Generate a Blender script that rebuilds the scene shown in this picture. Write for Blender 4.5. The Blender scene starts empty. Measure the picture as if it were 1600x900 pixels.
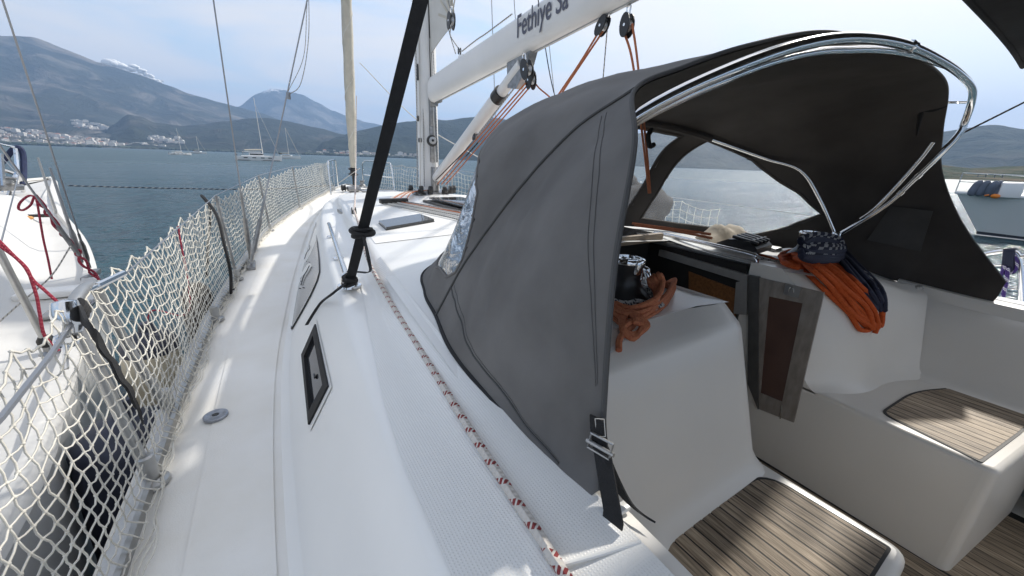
import bpy, bmesh, math, random
from mathutils import Vector, Matrix
rnd = random.Random(7)
SC = bpy.context.scene
COL = SC.collection
# ------------------------------------------------------------------ camera
RM = Matrix(((0.845982, 0.137475, -0.515184), (-0.531978, 0.283278, -0.797968), (0.036240, 0.949133, 0.312783)))
def _cam_matrix():
    F = 600.0
    ray = lambda u, v: Vector(((u - 800) / F, -(v - 450) / F, -1.0))
    f = ray(400, 238.5).normalized(); h = ray(1480, 276.3)
    u = h.cross(f).normalized()
    if u.y < 0: u = -u
    r = f.cross(u)
    return Matrix((r, f, u))
RM = _cam_matrix()
EYE = Vector((-1.74, 0.0, 2.35))
cam_d = bpy.data.cameras.new('camera'); cam = bpy.data.objects.new('camera', cam_d); COL.objects.link(cam)
cam.matrix_world = Matrix.Translation(EYE) @ RM.to_4x4()
cam_d.sensor_width = 36.0; cam_d.lens = 13.5; cam_d.clip_start = 0.02; cam_d.clip_end = 60000
SC.camera = cam
def P(u, v, **k):
    """point of the place seen at a photo pixel, on the plane x=, y= or z= of boat axes (metres)"""
    d = RM @ Vector(((u - 800) / 600.0, -(v - 450) / 600.0, -1.0))
    (a, val), = k.items(); i = 'xyz'.index(a)
    return EYE + d * ((val - EYE[i]) / d[i])
# ------------------------------------------------------------------ light and sky
SUN_AZ, SUN_EL = math.radians(80), math.radians(39)
SC.view_settings.view_transform = 'Standard'; SC.view_settings.look = 'None'
SC.view_settings.exposure = 1.58; SC.view_settings.gamma = 1.0
W = bpy.data.worlds.new('World'); SC.world = W; W.use_nodes = True
def build_world():
    nt = W.node_tree; n = nt.nodes; L = nt.links
    bg = n['Background']; bg.inputs[1].default_value = 0.12
    sky = n.new('ShaderNodeTexSky'); sky.sky_type = 'NISHITA'; sky.sun_disc = False
    sky.sun_elevation = SUN_EL; sky.sun_rotation = SUN_AZ; sky.air_density = 1.0; sky.dust_density = 1.2; sky.ozone_density = 1.5
    geo = n.new('ShaderNodeTexCoord')
    sep = n.new('ShaderNodeSeparateXYZ'); L.new(geo.outputs['Generated'], sep.inputs[0])
    # project the direction on a high flat layer so that the cirrus streaks recede towards the horizon
    mx = n.new('ShaderNodeMath'); mx.operation = 'ADD'; mx.inputs[1].default_value = 0.16; L.new(sep.outputs[2], mx.inputs[0])
    m2 = n.new('ShaderNodeMath'); m2.operation = 'MAXIMUM'; m2.inputs[1].default_value = 0.03; L.new(mx.outputs[0], m2.inputs[0])
    dv = n.new('ShaderNodeVectorMath'); dv.operation = 'DIVIDE'; L.new(geo.outputs['Generated'], dv.inputs[0])
    cb = n.new('ShaderNodeCombineXYZ')
    for i in range(3): L.new(m2.outputs[0], cb.inputs[i])
    L.new(cb.outputs[0], dv.inputs[1])
    mp = n.new('ShaderNodeMapping'); mp.inputs['Scale'].default_value = (0.75, 1.15, 0.0); mp.inputs['Rotation'].default_value = (0, 0, 0.5)
    mp.inputs['Location'].default_value = (1.3, 0.4, 0)
    L.new(dv.outputs[0], mp.inputs[0])
    nz = n.new('ShaderNodeTexNoise'); nz.inputs['Scale'].default_value = 0.9; nz.inputs['Detail'].default_value = 7; nz.inputs['Roughness'].default_value = 0.55; nz.inputs['Distortion'].default_value = 0.6
    L.new(mp.outputs[0], nz.inputs['Vector'])
    rp = n.new('ShaderNodeValToRGB'); rp.color_ramp.elements[0].position = 0.40; rp.color_ramp.elements[0].color = (0.0, 0.0, 0.0, 1)
    rp.color_ramp.elements[1].position = 0.56; rp.color_ramp.elements[1].color = (0.95, 0.95, 0.95, 1); L.new(nz.outputs[0], rp.inputs[0])
    # thin cloud veil: brighter where the sky behind it is brighter (towards the sun)
    hs = n.new('ShaderNodeRGBToBW'); L.new(sky.outputs[0], hs.inputs[0])
    gm = n.new('ShaderNodeMath'); gm.operation = 'MULTIPLY_ADD'; gm.inputs[1].default_value = 0.6; gm.inputs[2].default_value = 2.7; L.new(hs.outputs[0], gm.inputs[0])
    gl = n.new('ShaderNodeMath'); gl.operation = 'MINIMUM'; gl.inputs[1].default_value = 12.0; L.new(gm.outputs[0], gl.inputs[0])
    tint = n.new('ShaderNodeMixRGB'); tint.blend_type = 'MULTIPLY'; tint.inputs[0].default_value = 1.0; tint.inputs[2].default_value = (1.07, 1.0, 0.92, 1)
    L.new(gl.outputs[0], tint.inputs[1])
    mix = n.new('ShaderNodeMixRGB'); L.new(rp.outputs[0], mix.inputs[0]); L.new(sky.outputs[0], mix.inputs[1]); L.new(tint.outputs[0], mix.inputs[2])
    # soft shoulder: the veil keeps the sky round the sun from growing without limit
    a1 = n.new('ShaderNodeVectorMath'); a1.operation = 'MULTIPLY_ADD'; a1.inputs[1].default_value = (.20, .20, .20); a1.inputs[2].default_value = (1, 1, 1); L.new(mix.outputs[0], a1.inputs[0])
    a2 = n.new('ShaderNodeVectorMath'); a2.operation = 'DIVIDE'; L.new(mix.outputs[0], a2.inputs[0]); L.new(a1.outputs[0], a2.inputs[1])
    a3 = n.new('ShaderNodeVectorMath'); a3.operation = 'SCALE'; a3.inputs['Scale'].default_value = 1.3; L.new(a2.outputs[0], a3.inputs[0])
    L.new(a3.outputs[0], bg.inputs[0])
build_world()
sd = bpy.data.lights.new('sun', 'SUN'); sd.energy = 1.9; sd.angle = math.radians(2.5); sd.color = (1.0, 0.95, 0.87)
sun = bpy.data.objects.new('sun', sd); COL.objects.link(sun)
sdir = Vector((math.sin(SUN_AZ) * math.cos(SUN_EL), math.cos(SUN_AZ) * math.cos(SUN_EL), math.sin(SUN_EL)))
sun.rotation_euler = sdir.to_track_quat('Z', 'Y').to_euler(); sun.location = (20, 5, 30)
# ------------------------------------------------------------------ materials
def mat(name, col, rough=0.5, metal=0.0, var=0.0, vscale=8.0, bump=0.0, bscale=60.0, spec=0.5, stretch=None, rand=0.0, col2=None):
    m = bpy.data.materials.new(name); m.use_nodes = True
    nt = m.node_tree; n = nt.nodes; L = nt.links; b = n['Principled BSDF']
    b.inputs['Base Color'].default_value = (*col, 1); b.inputs['Roughness'].default_value = rough; b.inputs['Metallic'].default_value = metal
    b.inputs['Specular IOR Level'].default_value = spec
    tc = n.new('ShaderNodeTexCoord'); vec = tc.outputs['Object']
    if stretch:
        mp = n.new('ShaderNodeMapping'); mp.inputs['Scale'].default_value = stretch; L.new(vec, mp.inputs[0]); vec = mp.outputs[0]
    if var or col2:
        nz = n.new('ShaderNodeTexNoise'); nz.inputs['Scale'].default_value = vscale; nz.inputs['Detail'].default_value = 6; L.new(vec, nz.inputs['Vector'])
        rp = n.new('ShaderNodeValToRGB'); rp.color_ramp.elements[0].position = 0.32; rp.color_ramp.elements[1].position = 0.68
        a = [max(0, c * (1 - var)) for c in col]; c2 = col2 or [min(1, c * (1 + var)) for c in col]
        rp.color_ramp.elements[0].color = (*a, 1); rp.color_ramp.elements[1].color = (*c2, 1)
        L.new(nz.outputs[0], rp.inputs[0]); src = rp.outputs[0]
        if rand:
            oi = n.new('ShaderNodeObjectInfo'); mr = n.new('ShaderNodeMapRange'); mr.inputs[3].default_value = 1 - rand; mr.inputs[4].default_value = 1 + rand
            L.new(oi.outputs['Random'], mr.inputs[0]); mm = n.new('ShaderNodeMixRGB'); mm.blend_type = 'MULTIPLY'; mm.inputs[0].default_value = 1
            L.new(src, mm.inputs[1]); L.new(mr.outputs[0], mm.inputs[2]); src = mm.outputs[0]
        L.new(src, b.inputs['Base Color'])
    if bump:
        n2 = n.new('ShaderNodeTexNoise'); n2.inputs['Scale'].default_value = bscale; n2.inputs['Detail'].default_value = 4; L.new(vec, n2.inputs['Vector'])
        bp = n.new('ShaderNodeBump'); bp.inputs['Strength'].default_value = bump; bp.inputs['Distance'].default_value = 0.01
        L.new(n2.outputs[0], bp.inputs['Height']); L.new(bp.outputs[0], b.inputs['Normal'])
    return m
M = {}
M['gelcoat'] = mat('white_gelcoat', (0.83, 0.825, 0.80), 0.32, var=0.03, vscale=1.6, bump=0.02, bscale=3)
M['cockpit'] = mat('cream_gelcoat', (0.72, 0.69, 0.635), 0.30, var=0.03, vscale=2.5, bump=0.015, bscale=4)
M['deck'] = mat('deck_gelcoat', (0.82, 0.81, 0.785), 0.55, vscale=3.1, bump=0.12, bscale=320, col2=(0.75, 0.725, 0.67))
M['alu'] = mat('brushed_aluminium', (0.42, 0.42, 0.415), 0.42, 0.9, var=0.08, vscale=20, bump=0.03)
M['whitepaint'] = mat('white_painted_spar', (0.72, 0.71, 0.69), 0.35, var=0.04, vscale=3)
M['chrome'] = mat('polished_steel', (0.78, 0.78, 0.78), 0.12, 1.0)
M['darksteel'] = mat('dull_steel', (0.30, 0.30, 0.30), 0.35, 0.9, var=0.2, vscale=30)
M['black'] = mat('black_plastic', (0.016, 0.016, 0.017), 0.38, var=0.2, vscale=15)
M['rubber'] = mat('black_rubber', (0.012, 0.012, 0.012), 0.6)
M['webbing'] = mat('black_webbing', (0.012, 0.012, 0.013), 0.8, bump=0.3, bscale=400, var=0.2, vscale=60)
M['smoke'] = mat('smoked_acrylic', (0.022, 0.024, 0.028), 0.06, spec=0.7, var=0.15, vscale=5)
M['smokegrey'] = mat('reflection_grey_acrylic', (0.20, 0.195, 0.19), 0.12, spec=0.6, var=0.35, vscale=5)  # mottled grey puts the pane's reflection into the acrylic's colour
M['brownacrylic'] = mat('brown_acrylic', (0.105, 0.062, 0.050), 0.22, var=0.1, vscale=6)
M['greyframe'] = mat('grey_frame', (0.30, 0.29, 0.275), 0.45, 0.3, var=0.08, vscale=18)
M['wood'] = mat('brown_wood', (0.20, 0.085, 0.03), 0.4, var=0.3, vscale=9, stretch=(1, 8, 8))
M['teak'] = mat('weathered_teak', (0.27, 0.20, 0.132), 0.62, var=0.38, vscale=9, stretch=(14, 1.0, 14), bump=0.25, bscale=18, rand=0.30, col2=(0.47, 0.375, 0.27))
M['caulk'] = mat('black_caulk', (0.012, 0.012, 0.012), 0.6)
M['canvas'] = mat('grey_canvas', (0.150, 0.144, 0.138), 0.82, var=0.20, vscale=4.5, bump=0.40, bscale=8, spec=0.3)
M['inner_skin'] = mat('shaded_canvas', (0.060, 0.054, 0.050), 0.85, var=0.25, vscale=3, bump=0.5, bscale=5, spec=0.2)  # same canvas seen from inside, its shade put into a darker colour
M['piping'] = mat('dark_piping', (0.075, 0.074, 0.073), 0.8)
M['canvasdark'] = mat('charcoal_canvas', (0.035, 0.035, 0.037), 0.9, var=0.2, vscale=5, bump=0.2, bscale=25, spec=0.2)
M['bag'] = mat('grey_pvc', (0.022, 0.022, 0.026), 0.8, var=0.25, vscale=7, bump=0.4, bscale=9, spec=0.15)
M['beige'] = mat('beige_cloth', (0.42, 0.36, 0.28), 0.85, var=0.12, vscale=9, bump=0.4, bscale=14)
M['sail'] = mat('white_sailcloth', (0.62, 0.60, 0.56), 0.7, var=0.06, vscale=6, bump=0.2, bscale=6)
M['sailuv'] = mat('cream_sail_cover', (0.55, 0.51, 0.43), 0.75, var=0.1, vscale=8, bump=0.4, bscale=12)
M['net'] = mat('white_net_cord', (0.63, 0.605, 0.54), 0.85, var=0.18, vscale=7, bump=0.2, bscale=500)
M['hullpaint'] = mat('neighbour_hull', (0.68, 0.68, 0.67), 0.25, var=0.04, vscale=1.5)
M['navy'] = mat('navy_fender', (0.022, 0.026, 0.045), 0.55, var=0.25, vscale=14)
M['navyrope'] = mat('navy_rope', (0.012, 0.016, 0.04), 0.8, bump=0.3, bscale=200)
M['cream'] = mat('cream_fender', (0.52, 0.46, 0.34), 0.55, var=0.12, vscale=8)
M['dkbrown'] = mat('dark_brown_cover', (0.045, 0.035, 0.030), 0.8, var=0.3, vscale=12)
M['orangebuoy'] = mat('orange_buoy', (0.70, 0.20, 0.02), 0.5)
M['tan'] = mat('tan_leather', (0.50, 0.24, 0.07), 0.6, var=0.2, vscale=30)
M['shadedhull'] = mat('shaded_white_hull', (0.55, 0.57, 0.55), 0.3, var=0.04, vscale=0.6)  # white motor yacht hull, its shade mixed into a grey base colour
M['greycover'] = mat('grey_blue_cover', (0.11, 0.13, 0.17), 0.75, var=0.2, vscale=3)
M['dkglass'] = mat('dark_glass', (0.03, 0.035, 0.04), 0.08)
M['letter'] = mat('grey_lettering', (0.085, 0.09, 0.125), 0.5)
M['boatwhite'] = mat('boat_white', (0.75, 0.75, 0.74), 0.4, var=0.03, vscale=0.4)
M['antifoul'] = mat('dark_antifouling', (0.02, 0.025, 0.035), 0.6)
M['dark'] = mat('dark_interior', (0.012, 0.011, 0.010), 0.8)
M['stain'] = mat('deck_stain', (0.60, 0.56, 0.46), 0.6)
for k, c, s in (('house', (0.62, 0.60, 0.56), 0), ('house2', (0.52, 0.47, 0.42), 1), ('roof', (0.36, 0.16, 0.10), 2)):
    M[k] = mat('wall_' + k if k != 'roof' else 'tiled_roof', c, 0.8, var=0.05, vscale=0.3)
M['treeline'] = mat('shore_trees', (0.05, 0.065, 0.04), 0.9, var=0.4, vscale=0.05)

def rope_mat(name, base, fleck=None, pitch=0.02, fill=0.35, braid=0.3):
    m = bpy.data.materials.new(name); m.use_nodes = True; nt = m.node_tree; n = nt.nodes; L = nt.links; b = n['Principled BSDF']
    b.inputs['Roughness'].default_value = 0.85; b.inputs['Base Color'].default_value = (*base, 1); b.inputs['Specular IOR Level'].default_value = 0.2
    uv = n.new('ShaderNodeUVMap'); sp = n.new('ShaderNodeSeparateXYZ'); L.new(uv.outputs[0], sp.inputs[0])
    def mth(op, a, c=None):
        x = n.new('ShaderNodeMath'); x.operation = op
        for i, q in enumerate((a, c)):
            if q is None: continue
            if isinstance(q, (int, float)): x.inputs[i].default_value = q
            else: L.new(q, x.inputs[i])
        return x.outputs[0]
    # braid: two crossing helices
    u = mth('MULTIPLY', sp.outputs[0], 2 * math.pi / 0.011); v = mth('MULTIPLY', sp.outputs[1], 2 * math.pi * 3)
    br = mth('ADD', mth('SINE', mth('ADD', u, v)), mth('SINE', mth('SUBTRACT', u, v)))
    bp = n.new('ShaderNodeBump'); bp.inputs['Strength'].default_value = braid; bp.inputs['Distance'].default_value = 0.002
    L.new(br, bp.inputs['Height']); L.new(bp.outputs[0], b.inputs['Normal'])
    if fleck:
        u2 = mth('MULTIPLY', sp.outputs[0], 2 * math.pi / pitch); v2 = mth('MULTIPLY', sp.outputs[1], 2 * math.pi * 1)
        f = mth('GREATER_THAN', mth('SINE', mth('ADD', u2, v2)), 1 - 2 * fill)
        w = mth('GREATER_THAN', mth('SINE', mth('MULTIPLY', mth('SUBTRACT', u, v), 1.0)), -0.35)
        f = mth('MULTIPLY', f, w)
        mix = n.new('ShaderNodeMixRGB'); L.new(f, mix.inputs[0]); mix.inputs[1].default_value = (*base, 1); mix.inputs[2].default_value = (*fleck, 1)
        L.new(mix.outputs[0], b.inputs['Base Color'])
    return m
M['ropefleck'] = rope_mat('white_rope_red_fleck', (0.60, 0.565, 0.52), (0.24, 0.05, 0.05), 0.046, 0.21)
M['ropewhite'] = rope_mat('white_rope', (0.62, 0.60, 0.56))
M['ropegrey'] = rope_mat('grey_fleck_rope', (0.42, 0.41, 0.39), (0.06, 0.06, 0.07), 0.03, 0.3)
M['ropeorange'] = rope_mat('faded_orange_rope', (0.46, 0.17, 0.085), (0.40, 0.13, 0.07), 0.03, 0.3, 0.15)
M['ropebright'] = rope_mat('bright_orange_rope', (0.50, 0.095, 0.024), (0.44, 0.075, 0.018), 0.03, 0.3, 0.12)
M['ropered'] = rope_mat('red_rope', (0.28, 0.03, 0.055), (0.42, 0.10, 0.12), 0.02, 0.3)
M['ropeblack'] = rope_mat('black_rope', (0.02, 0.02, 0.025), (0.2, 0.2, 0.2), 0.05, 0.1)
M['ropenavy'] = rope_mat('navy_white_rope', (0.012, 0.014, 0.03), (0.42, 0.42, 0.42), 0.11, 0.34)
M['ropepurple'] = rope_mat('purple_rope', (0.05, 0.03, 0.14), (0.5, 0.5, 0.55), 0.06, 0.25)
M['wire'] = mat('steel_wire', (0.32, 0.33, 0.35), 0.4, 0.85)

def nonskid_mat():
    m = mat('nonskid_gelcoat', (0.82, 0.815, 0.79), 0.45, var=0.03, vscale=2)
    nt = m.node_tree; n = nt.nodes; L = nt.links; b = n['Principled BSDF']
    tc = n.new('ShaderNodeTexCoord'); mp = n.new('ShaderNodeMapping'); mp.inputs['Rotation'].default_value = (0, 0, 0.78); mp.inputs['Scale'].default_value = (860, 860, 860)
    L.new(tc.outputs['Object'], mp.inputs[0]); sp = n.new('ShaderNodeSeparateXYZ'); L.new(mp.outputs[0], sp.inputs[0])
    s = []
    for i in (0, 1):
        q = n.new('ShaderNodeMath'); q.operation = 'SINE'; L.new(sp.outputs[i], q.inputs[0]); s.append(q)
    mu = n.new('ShaderNodeMath'); mu.operation = 'MULTIPLY'; L.new(s[0].outputs[0], mu.inputs[0]); L.new(s[1].outputs[0], mu.inputs[1])
    mxx = n.new('ShaderNodeMath'); mxx.operation = 'MAXIMUM'; mxx.inputs[1].default_value = 0.0; L.new(mu.outputs[0], mxx.inputs[0])
    bp = n.new('ShaderNodeBump'); bp.inputs['Strength'].default_value = 0.5; bp.inputs['Distance'].default_value = 0.001
    L.new(mxx.outputs[0], bp.inputs['Height']); L.new(bp.outputs[0], b.inputs['Normal'])
    return m
M['nonskid'] = nonskid_mat()

def clear_mat(name, tint, haze, rough=0.05, crinkle=0.5):
    m = bpy.data.materials.new(name); m.use_nodes = True; nt = m.node_tree; n = nt.nodes; L = nt.links
    out = n['Material Output']; n.remove(n['Principled BSDF'])
    tr = n.new('ShaderNodeBsdfTransparent'); tr.inputs[0].default_value = (*tint, 1)
    df = n.new('ShaderNodeAddShader'); d1 = n.new('ShaderNodeBsdfTranslucent'); d1.inputs[0].default_value = (0.42, 0.43, 0.44, 1); d2 = n.new('ShaderNodeBsdfDiffuse'); d2.inputs[0].default_value = (0.42, 0.43, 0.44, 1); L.new(d1.outputs[0], df.inputs[0]); L.new(d2.outputs[0], df.inputs[1])
    gl = n.new('ShaderNodeBsdfGlossy'); gl.inputs[1].default_value = rough
    tc = n.new('ShaderNodeTexCoord'); nz = n.new('ShaderNodeTexNoise'); nz.inputs['Scale'].default_value = 7; nz.inputs['Detail'].default_value = 5; nz.inputs['Distortion'].default_value = 1.2
    L.new(tc.outputs['Object'], nz.inputs['Vector'])
    mr = n.new('ShaderNodeMapRange'); mr.inputs[1].default_value = 0.3; mr.inputs[2].default_value = 0.75; mr.inputs[3].default_value = haze * 0.75; mr.inputs[4].default_value = haze * 1.3
    L.new(nz.outputs[0], mr.inputs[0])
    m1 = n.new('ShaderNodeMixShader'); L.new(mr.outputs[0], m1.inputs[0]); L.new(tr.outputs[0], m1.inputs[1]); L.new(df.outputs[0], m1.inputs[2])
    fr = n.new('ShaderNodeFresnel'); fr.inputs[0].default_value = 1.4
    bp = n.new('ShaderNodeBump'); bp.inputs['Strength'].default_value = min(1, crinkle); bp.inputs['Distance'].default_value = 0.02 * max(1, crinkle); L.new(nz.outputs[0], bp.inputs['Height']); L.new(bp.outputs[0], gl.inputs['Normal']); L.new(bp.outputs[0], fr.inputs['Normal'])
    m2 = n.new('ShaderNodeMixShader'); L.new(fr.outputs[0], m2.inputs[0]); L.new(m1.outputs[0], m2.inputs[1]); L.new(gl.outputs[0], m2.inputs[2])
    L.new(m2.outputs[0], out.inputs[0])
    return m
M['clear'] = clear_mat('clear_vinyl', (0.94, 0.96, 0.97), 0.12)
M['crinkled'] = clear_mat('crinkled_vinyl', (0.88, 0.91, 0.93), 0.28, 0.14, 0.7)

# ------------------------------------------------------------------ mesh helpers
ORG = {}
def V(*a): return Vector(a)
def cr(pts, n=6, closed=False):
    """Catmull-Rom through points (any tuple length)"""
    pts = [Vector(p) for p in pts]; out = []; m = len(pts)
    if m < 3 and not closed:
        return [pts[0].lerp(pts[1], i / n) for i in range(n)] + [pts[1]]
    for i in range(m if closed else m - 1):
        if closed: a, b, c, d = pts[i - 1], pts[i], pts[(i + 1) % m], pts[(i + 2) % m]
        else:
            b, c = pts[i], pts[i + 1]; a = pts[i - 1] if i else b * 2 - c; d = pts[i + 2] if i + 2 < m else c * 2 - b
        for k in range(n):
            t = k / n
            out.append(0.5 * ((2 * b) + (c - a) * t + (2 * a - 5 * b + 4 * c - d) * t * t + (3 * b - a - 3 * c + d) * t ** 3))
    if not closed: out.append(pts[-1].copy())
    return out
class MB:
    def __init__(s): s.v = []; s.f = []; s.uv = []; s.hasuv = False
    def add(s, vs, fs, uvs=None):
        o = len(s.v); s.v += [Vector(q) for q in vs]
        for i, f in enumerate(fs):
            s.f.append([o + q for q in f]); s.uv.append(uvs[i] if uvs else [(0, 0)] * len(f))
        if uvs: s.hasuv = True
        return s
    def box(s, c, d, rot=None):
        c = Vector(c); hx, hy, hz = d[0] / 2, d[1] / 2, d[2] / 2
        vs = [V(x, y, z) for z in (-hz, hz) for y in (-hy, hy) for x in (-hx, hx)]
        if rot: vs = [rot @ q for q in vs]
        return s.add([c + q for q in vs], [(0, 2, 3, 1), (4, 5, 7, 6), (0, 1, 5, 4), (2, 6, 7, 3), (0, 4, 6, 2), (1, 3, 7, 5)])
    def bbox(s, c, d, b=0.01, seg=2, rot=None):
        bm = bmesh.new(); bmesh.ops.create_cube(bm, size=1.0)
        for q in bm.verts: q.co = V(q.co.x * d[0], q.co.y * d[1], q.co.z * d[2])
        bmesh.ops.bevel(bm, geom=list(bm.edges), offset=min(b, min(d) * 0.45), segments=seg, affect='EDGES', profile=0.5)
        c = Vector(c); bm.verts.index_update()
        vs = [(rot @ q.co if rot else q.co) + c for q in bm.verts]; fs = [[q.index for q in f.verts] for f in bm.faces]; bm.free()
        return s.add(vs, fs)
    def prism(s, poly, dz, b=0.0):
        """closed polygon (3D points, planar-ish) extruded by vector dz"""
        n = len(poly); poly = [Vector(p) for p in poly]; dz = Vector(dz)
        return s.add(poly + [p + dz for p in poly], [list(range(n))[::-1], list(range(n, 2 * n))] + [(i, (i + 1) % n, n + (i + 1) % n, n + i) for i in range(n)])
    def tube(s, pts, r, k=8, caps=True, closed=False, rf=None):
        pts = [Vector(p) for p in pts]; n = len(pts); rings = []
        up = None; ln = 0.0; lens = []
        for i, p in enumerate(pts):
            a = pts[i - 1] if (i or closed) else p; b = pts[(i + 1) % n] if (i < n - 1 or closed) else p
            t = (b - a); t = t.normalized() if t.length > 1e-9 else V(0, 0, 1)
            if up is None: up = t.orthogonal().normalized()
            up = (up - t * up.dot(t)); up = up.normalized() if up.length > 1e-6 else t.orthogonal().normalized()
            sd_ = t.cross(up); rr = r if rf is None else rf(i / (n - 1)) * r
            rings.append([p + (up * math.cos(q * 2 * math.pi / k) + sd_ * math.sin(q * 2 * math.pi / k)) * rr for q in range(k)])
            if i: ln += (p - pts[i - 1]).length
            lens.append(ln)
        vs = [q for ring in rings for q in ring]; fs = []; uv = []
        for i in range(n if closed else n - 1):
            j = (i + 1) % n
            for q in range(k):
                w = (q + 1) % k
                fs.append((i * k + q, i * k + w, j * k + w, j * k + q))
                l2 = lens[j] if j else ln
                uv.append([(lens[i], q / k), (lens[i], (q + 1) / k), (l2, (q + 1) / k), (l2, q / k)])
        if caps and not closed:
            fs += [tuple(range(k))[::-1], tuple((n - 1) * k + q for q in range(k))]; uv += [[(0, 0)] * k, [(ln, 0)] * k]
        return s.add(vs, fs, uv)
    def lathe(s, c, prof, k=24, axis=None):
        """prof: (r, h) list along axis"""
        c = Vector(c); q = (Vector(axis) if axis else V(0, 0, 1)).to_track_quat('Z', 'Y')
        vs = []; fs = []
        for r, h in prof:
            vs += [c + q @ V(r * math.cos(a * 2 * math.pi / k), r * math.sin(a * 2 * math.pi / k), h) for a in range(k)]
        for i in range(len(prof) - 1):
            for a in range(k):
                w = (a + 1) % k; fs.append((i * k + a, i * k + w, (i + 1) * k + w, (i + 1) * k + a))
        if prof[0][0] > 1e-6: fs.append(tuple(range(k))[::-1])
        if prof[-1][0] > 1e-6: fs.append(tuple((len(prof) - 1) * k + a for a in range(k)))
        return s.add(vs, fs)
    def grid(s, rows, flip=False):
        h = len(rows); w = len(rows[0]); vs = [q for r in rows for q in r]; fs = []
        for i in range(h - 1):
            for j in range(w - 1):
                f = (i * w + j, i * w + j + 1, (i + 1) * w + j + 1, (i + 1) * w + j)
                fs.append(f[::-1] if flip else f)
        return s.add(vs, fs)
    def ball(s, c, r, sc=(1, 1, 1), nu=12, nv=8, noise=0.0, rot=None):
        c = Vector(c); vs = []; fs = []
        for i in range(nv + 1):
            th = math.pi * i / nv
            for j in range(nu):
                ph = 2 * math.pi * j / nu; k = 1 + (rnd.uniform(-noise, noise) if 0 < i < nv else 0)
                q = V(math.sin(th) * math.cos(ph) * sc[0], math.sin(th) * math.sin(ph) * sc[1], math.cos(th) * sc[2]) * r * k
                vs.append(c + (rot @ q if rot else q))
        for i in range(nv):
            for j in range(nu):
                w = (j + 1) % nu; fs.append((i * nu + j, (i + 1) * nu + j, (i + 1) * nu + w, i * nu + w))
        return s.add(vs, fs)
    def ribbon(s, pts, wd, th):
        """flat strap: centre points, width vector(s), thickness"""
        pts = [Vector(p) for p in pts]; n = len(pts); vs = []
        for i, p in enumerate(pts):
            w = Vector(wd[i] if isinstance(wd, list) else wd); t = (pts[min(i + 1, n - 1)] - pts[max(i - 1, 0)]).normalized()
            nn = t.cross(w).normalized() * th / 2
            vs += [p - w / 2 - nn, p + w / 2 - nn, p + w / 2 + nn, p - w / 2 + nn]
        fs = [(4 * i + a, 4 * i + (a + 1) % 4, 4 * i + 4 + (a + 1) % 4, 4 * i + 4 + a) for i in range(n - 1) for a in range(4)]
        fs += [(0, 3, 2, 1), (4 * n - 4, 4 * n - 3, 4 * n - 2, 4 * n - 1)]
        return s.add(vs, fs)
    def build(s, name, m, parent=None, smooth=True, loc=None, angle=40):
        o_ = ORG[parent] if parent else (Vector(loc) if loc is not None else V(0, 0, 0))
        me = bpy.data.meshes.new(name); me.from_pydata([q - o_ for q in s.v], [], s.f)
        if s.hasuv:
            ul = me.uv_layers.new(name='UVMap'); i = 0
            for f in s.uv:
                for q in f: ul.data[i].uv = q; i += 1
        ms = m if isinstance(m, list) else [m]
        for q in ms: me.materials.append(q)
        if smooth:
            me.shade_smooth()
            try: me.set_sharp_from_angle(angle=math.radians(angle))
            except Exception: pass
        o = bpy.data.objects.new(name, me); COL.objects.link(o)
        if parent: o.parent = PO[parent]
        else: o.location = o_
        ORG[o.name] = o_; PO[o.name] = o
        return o.name
PO = {}
def thing(name, label, cat, loc=(0, 0, 0), group=None):
    o = bpy.data.objects.new(name, None); COL.objects.link(o); o.location = loc; o.empty_display_size = 0.1
    o['label'] = label; o['category'] = cat
    if group: o['group'] = group
    ORG[o.name] = Vector(loc); PO[o.name] = o
    return o.name
def tag(nm, label=None, cat=None, group=None, kind=None):
    o = PO[nm]
    if label: o['label'] = label
    if cat: o['category'] = cat
    if group: o['group'] = group
    if kind: o['kind'] = kind
    return nm
def rope(name, pts, r, m, label, cat='rope', group=None, n=8, k=6, smooth=True):
    pts = cr(pts, n) if smooth else pts
    c = Vector(pts[0]); mb = MB().tube(pts, r, k)
    return tag(mb.build(name, m, loc=c), label, cat, group)

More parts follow.
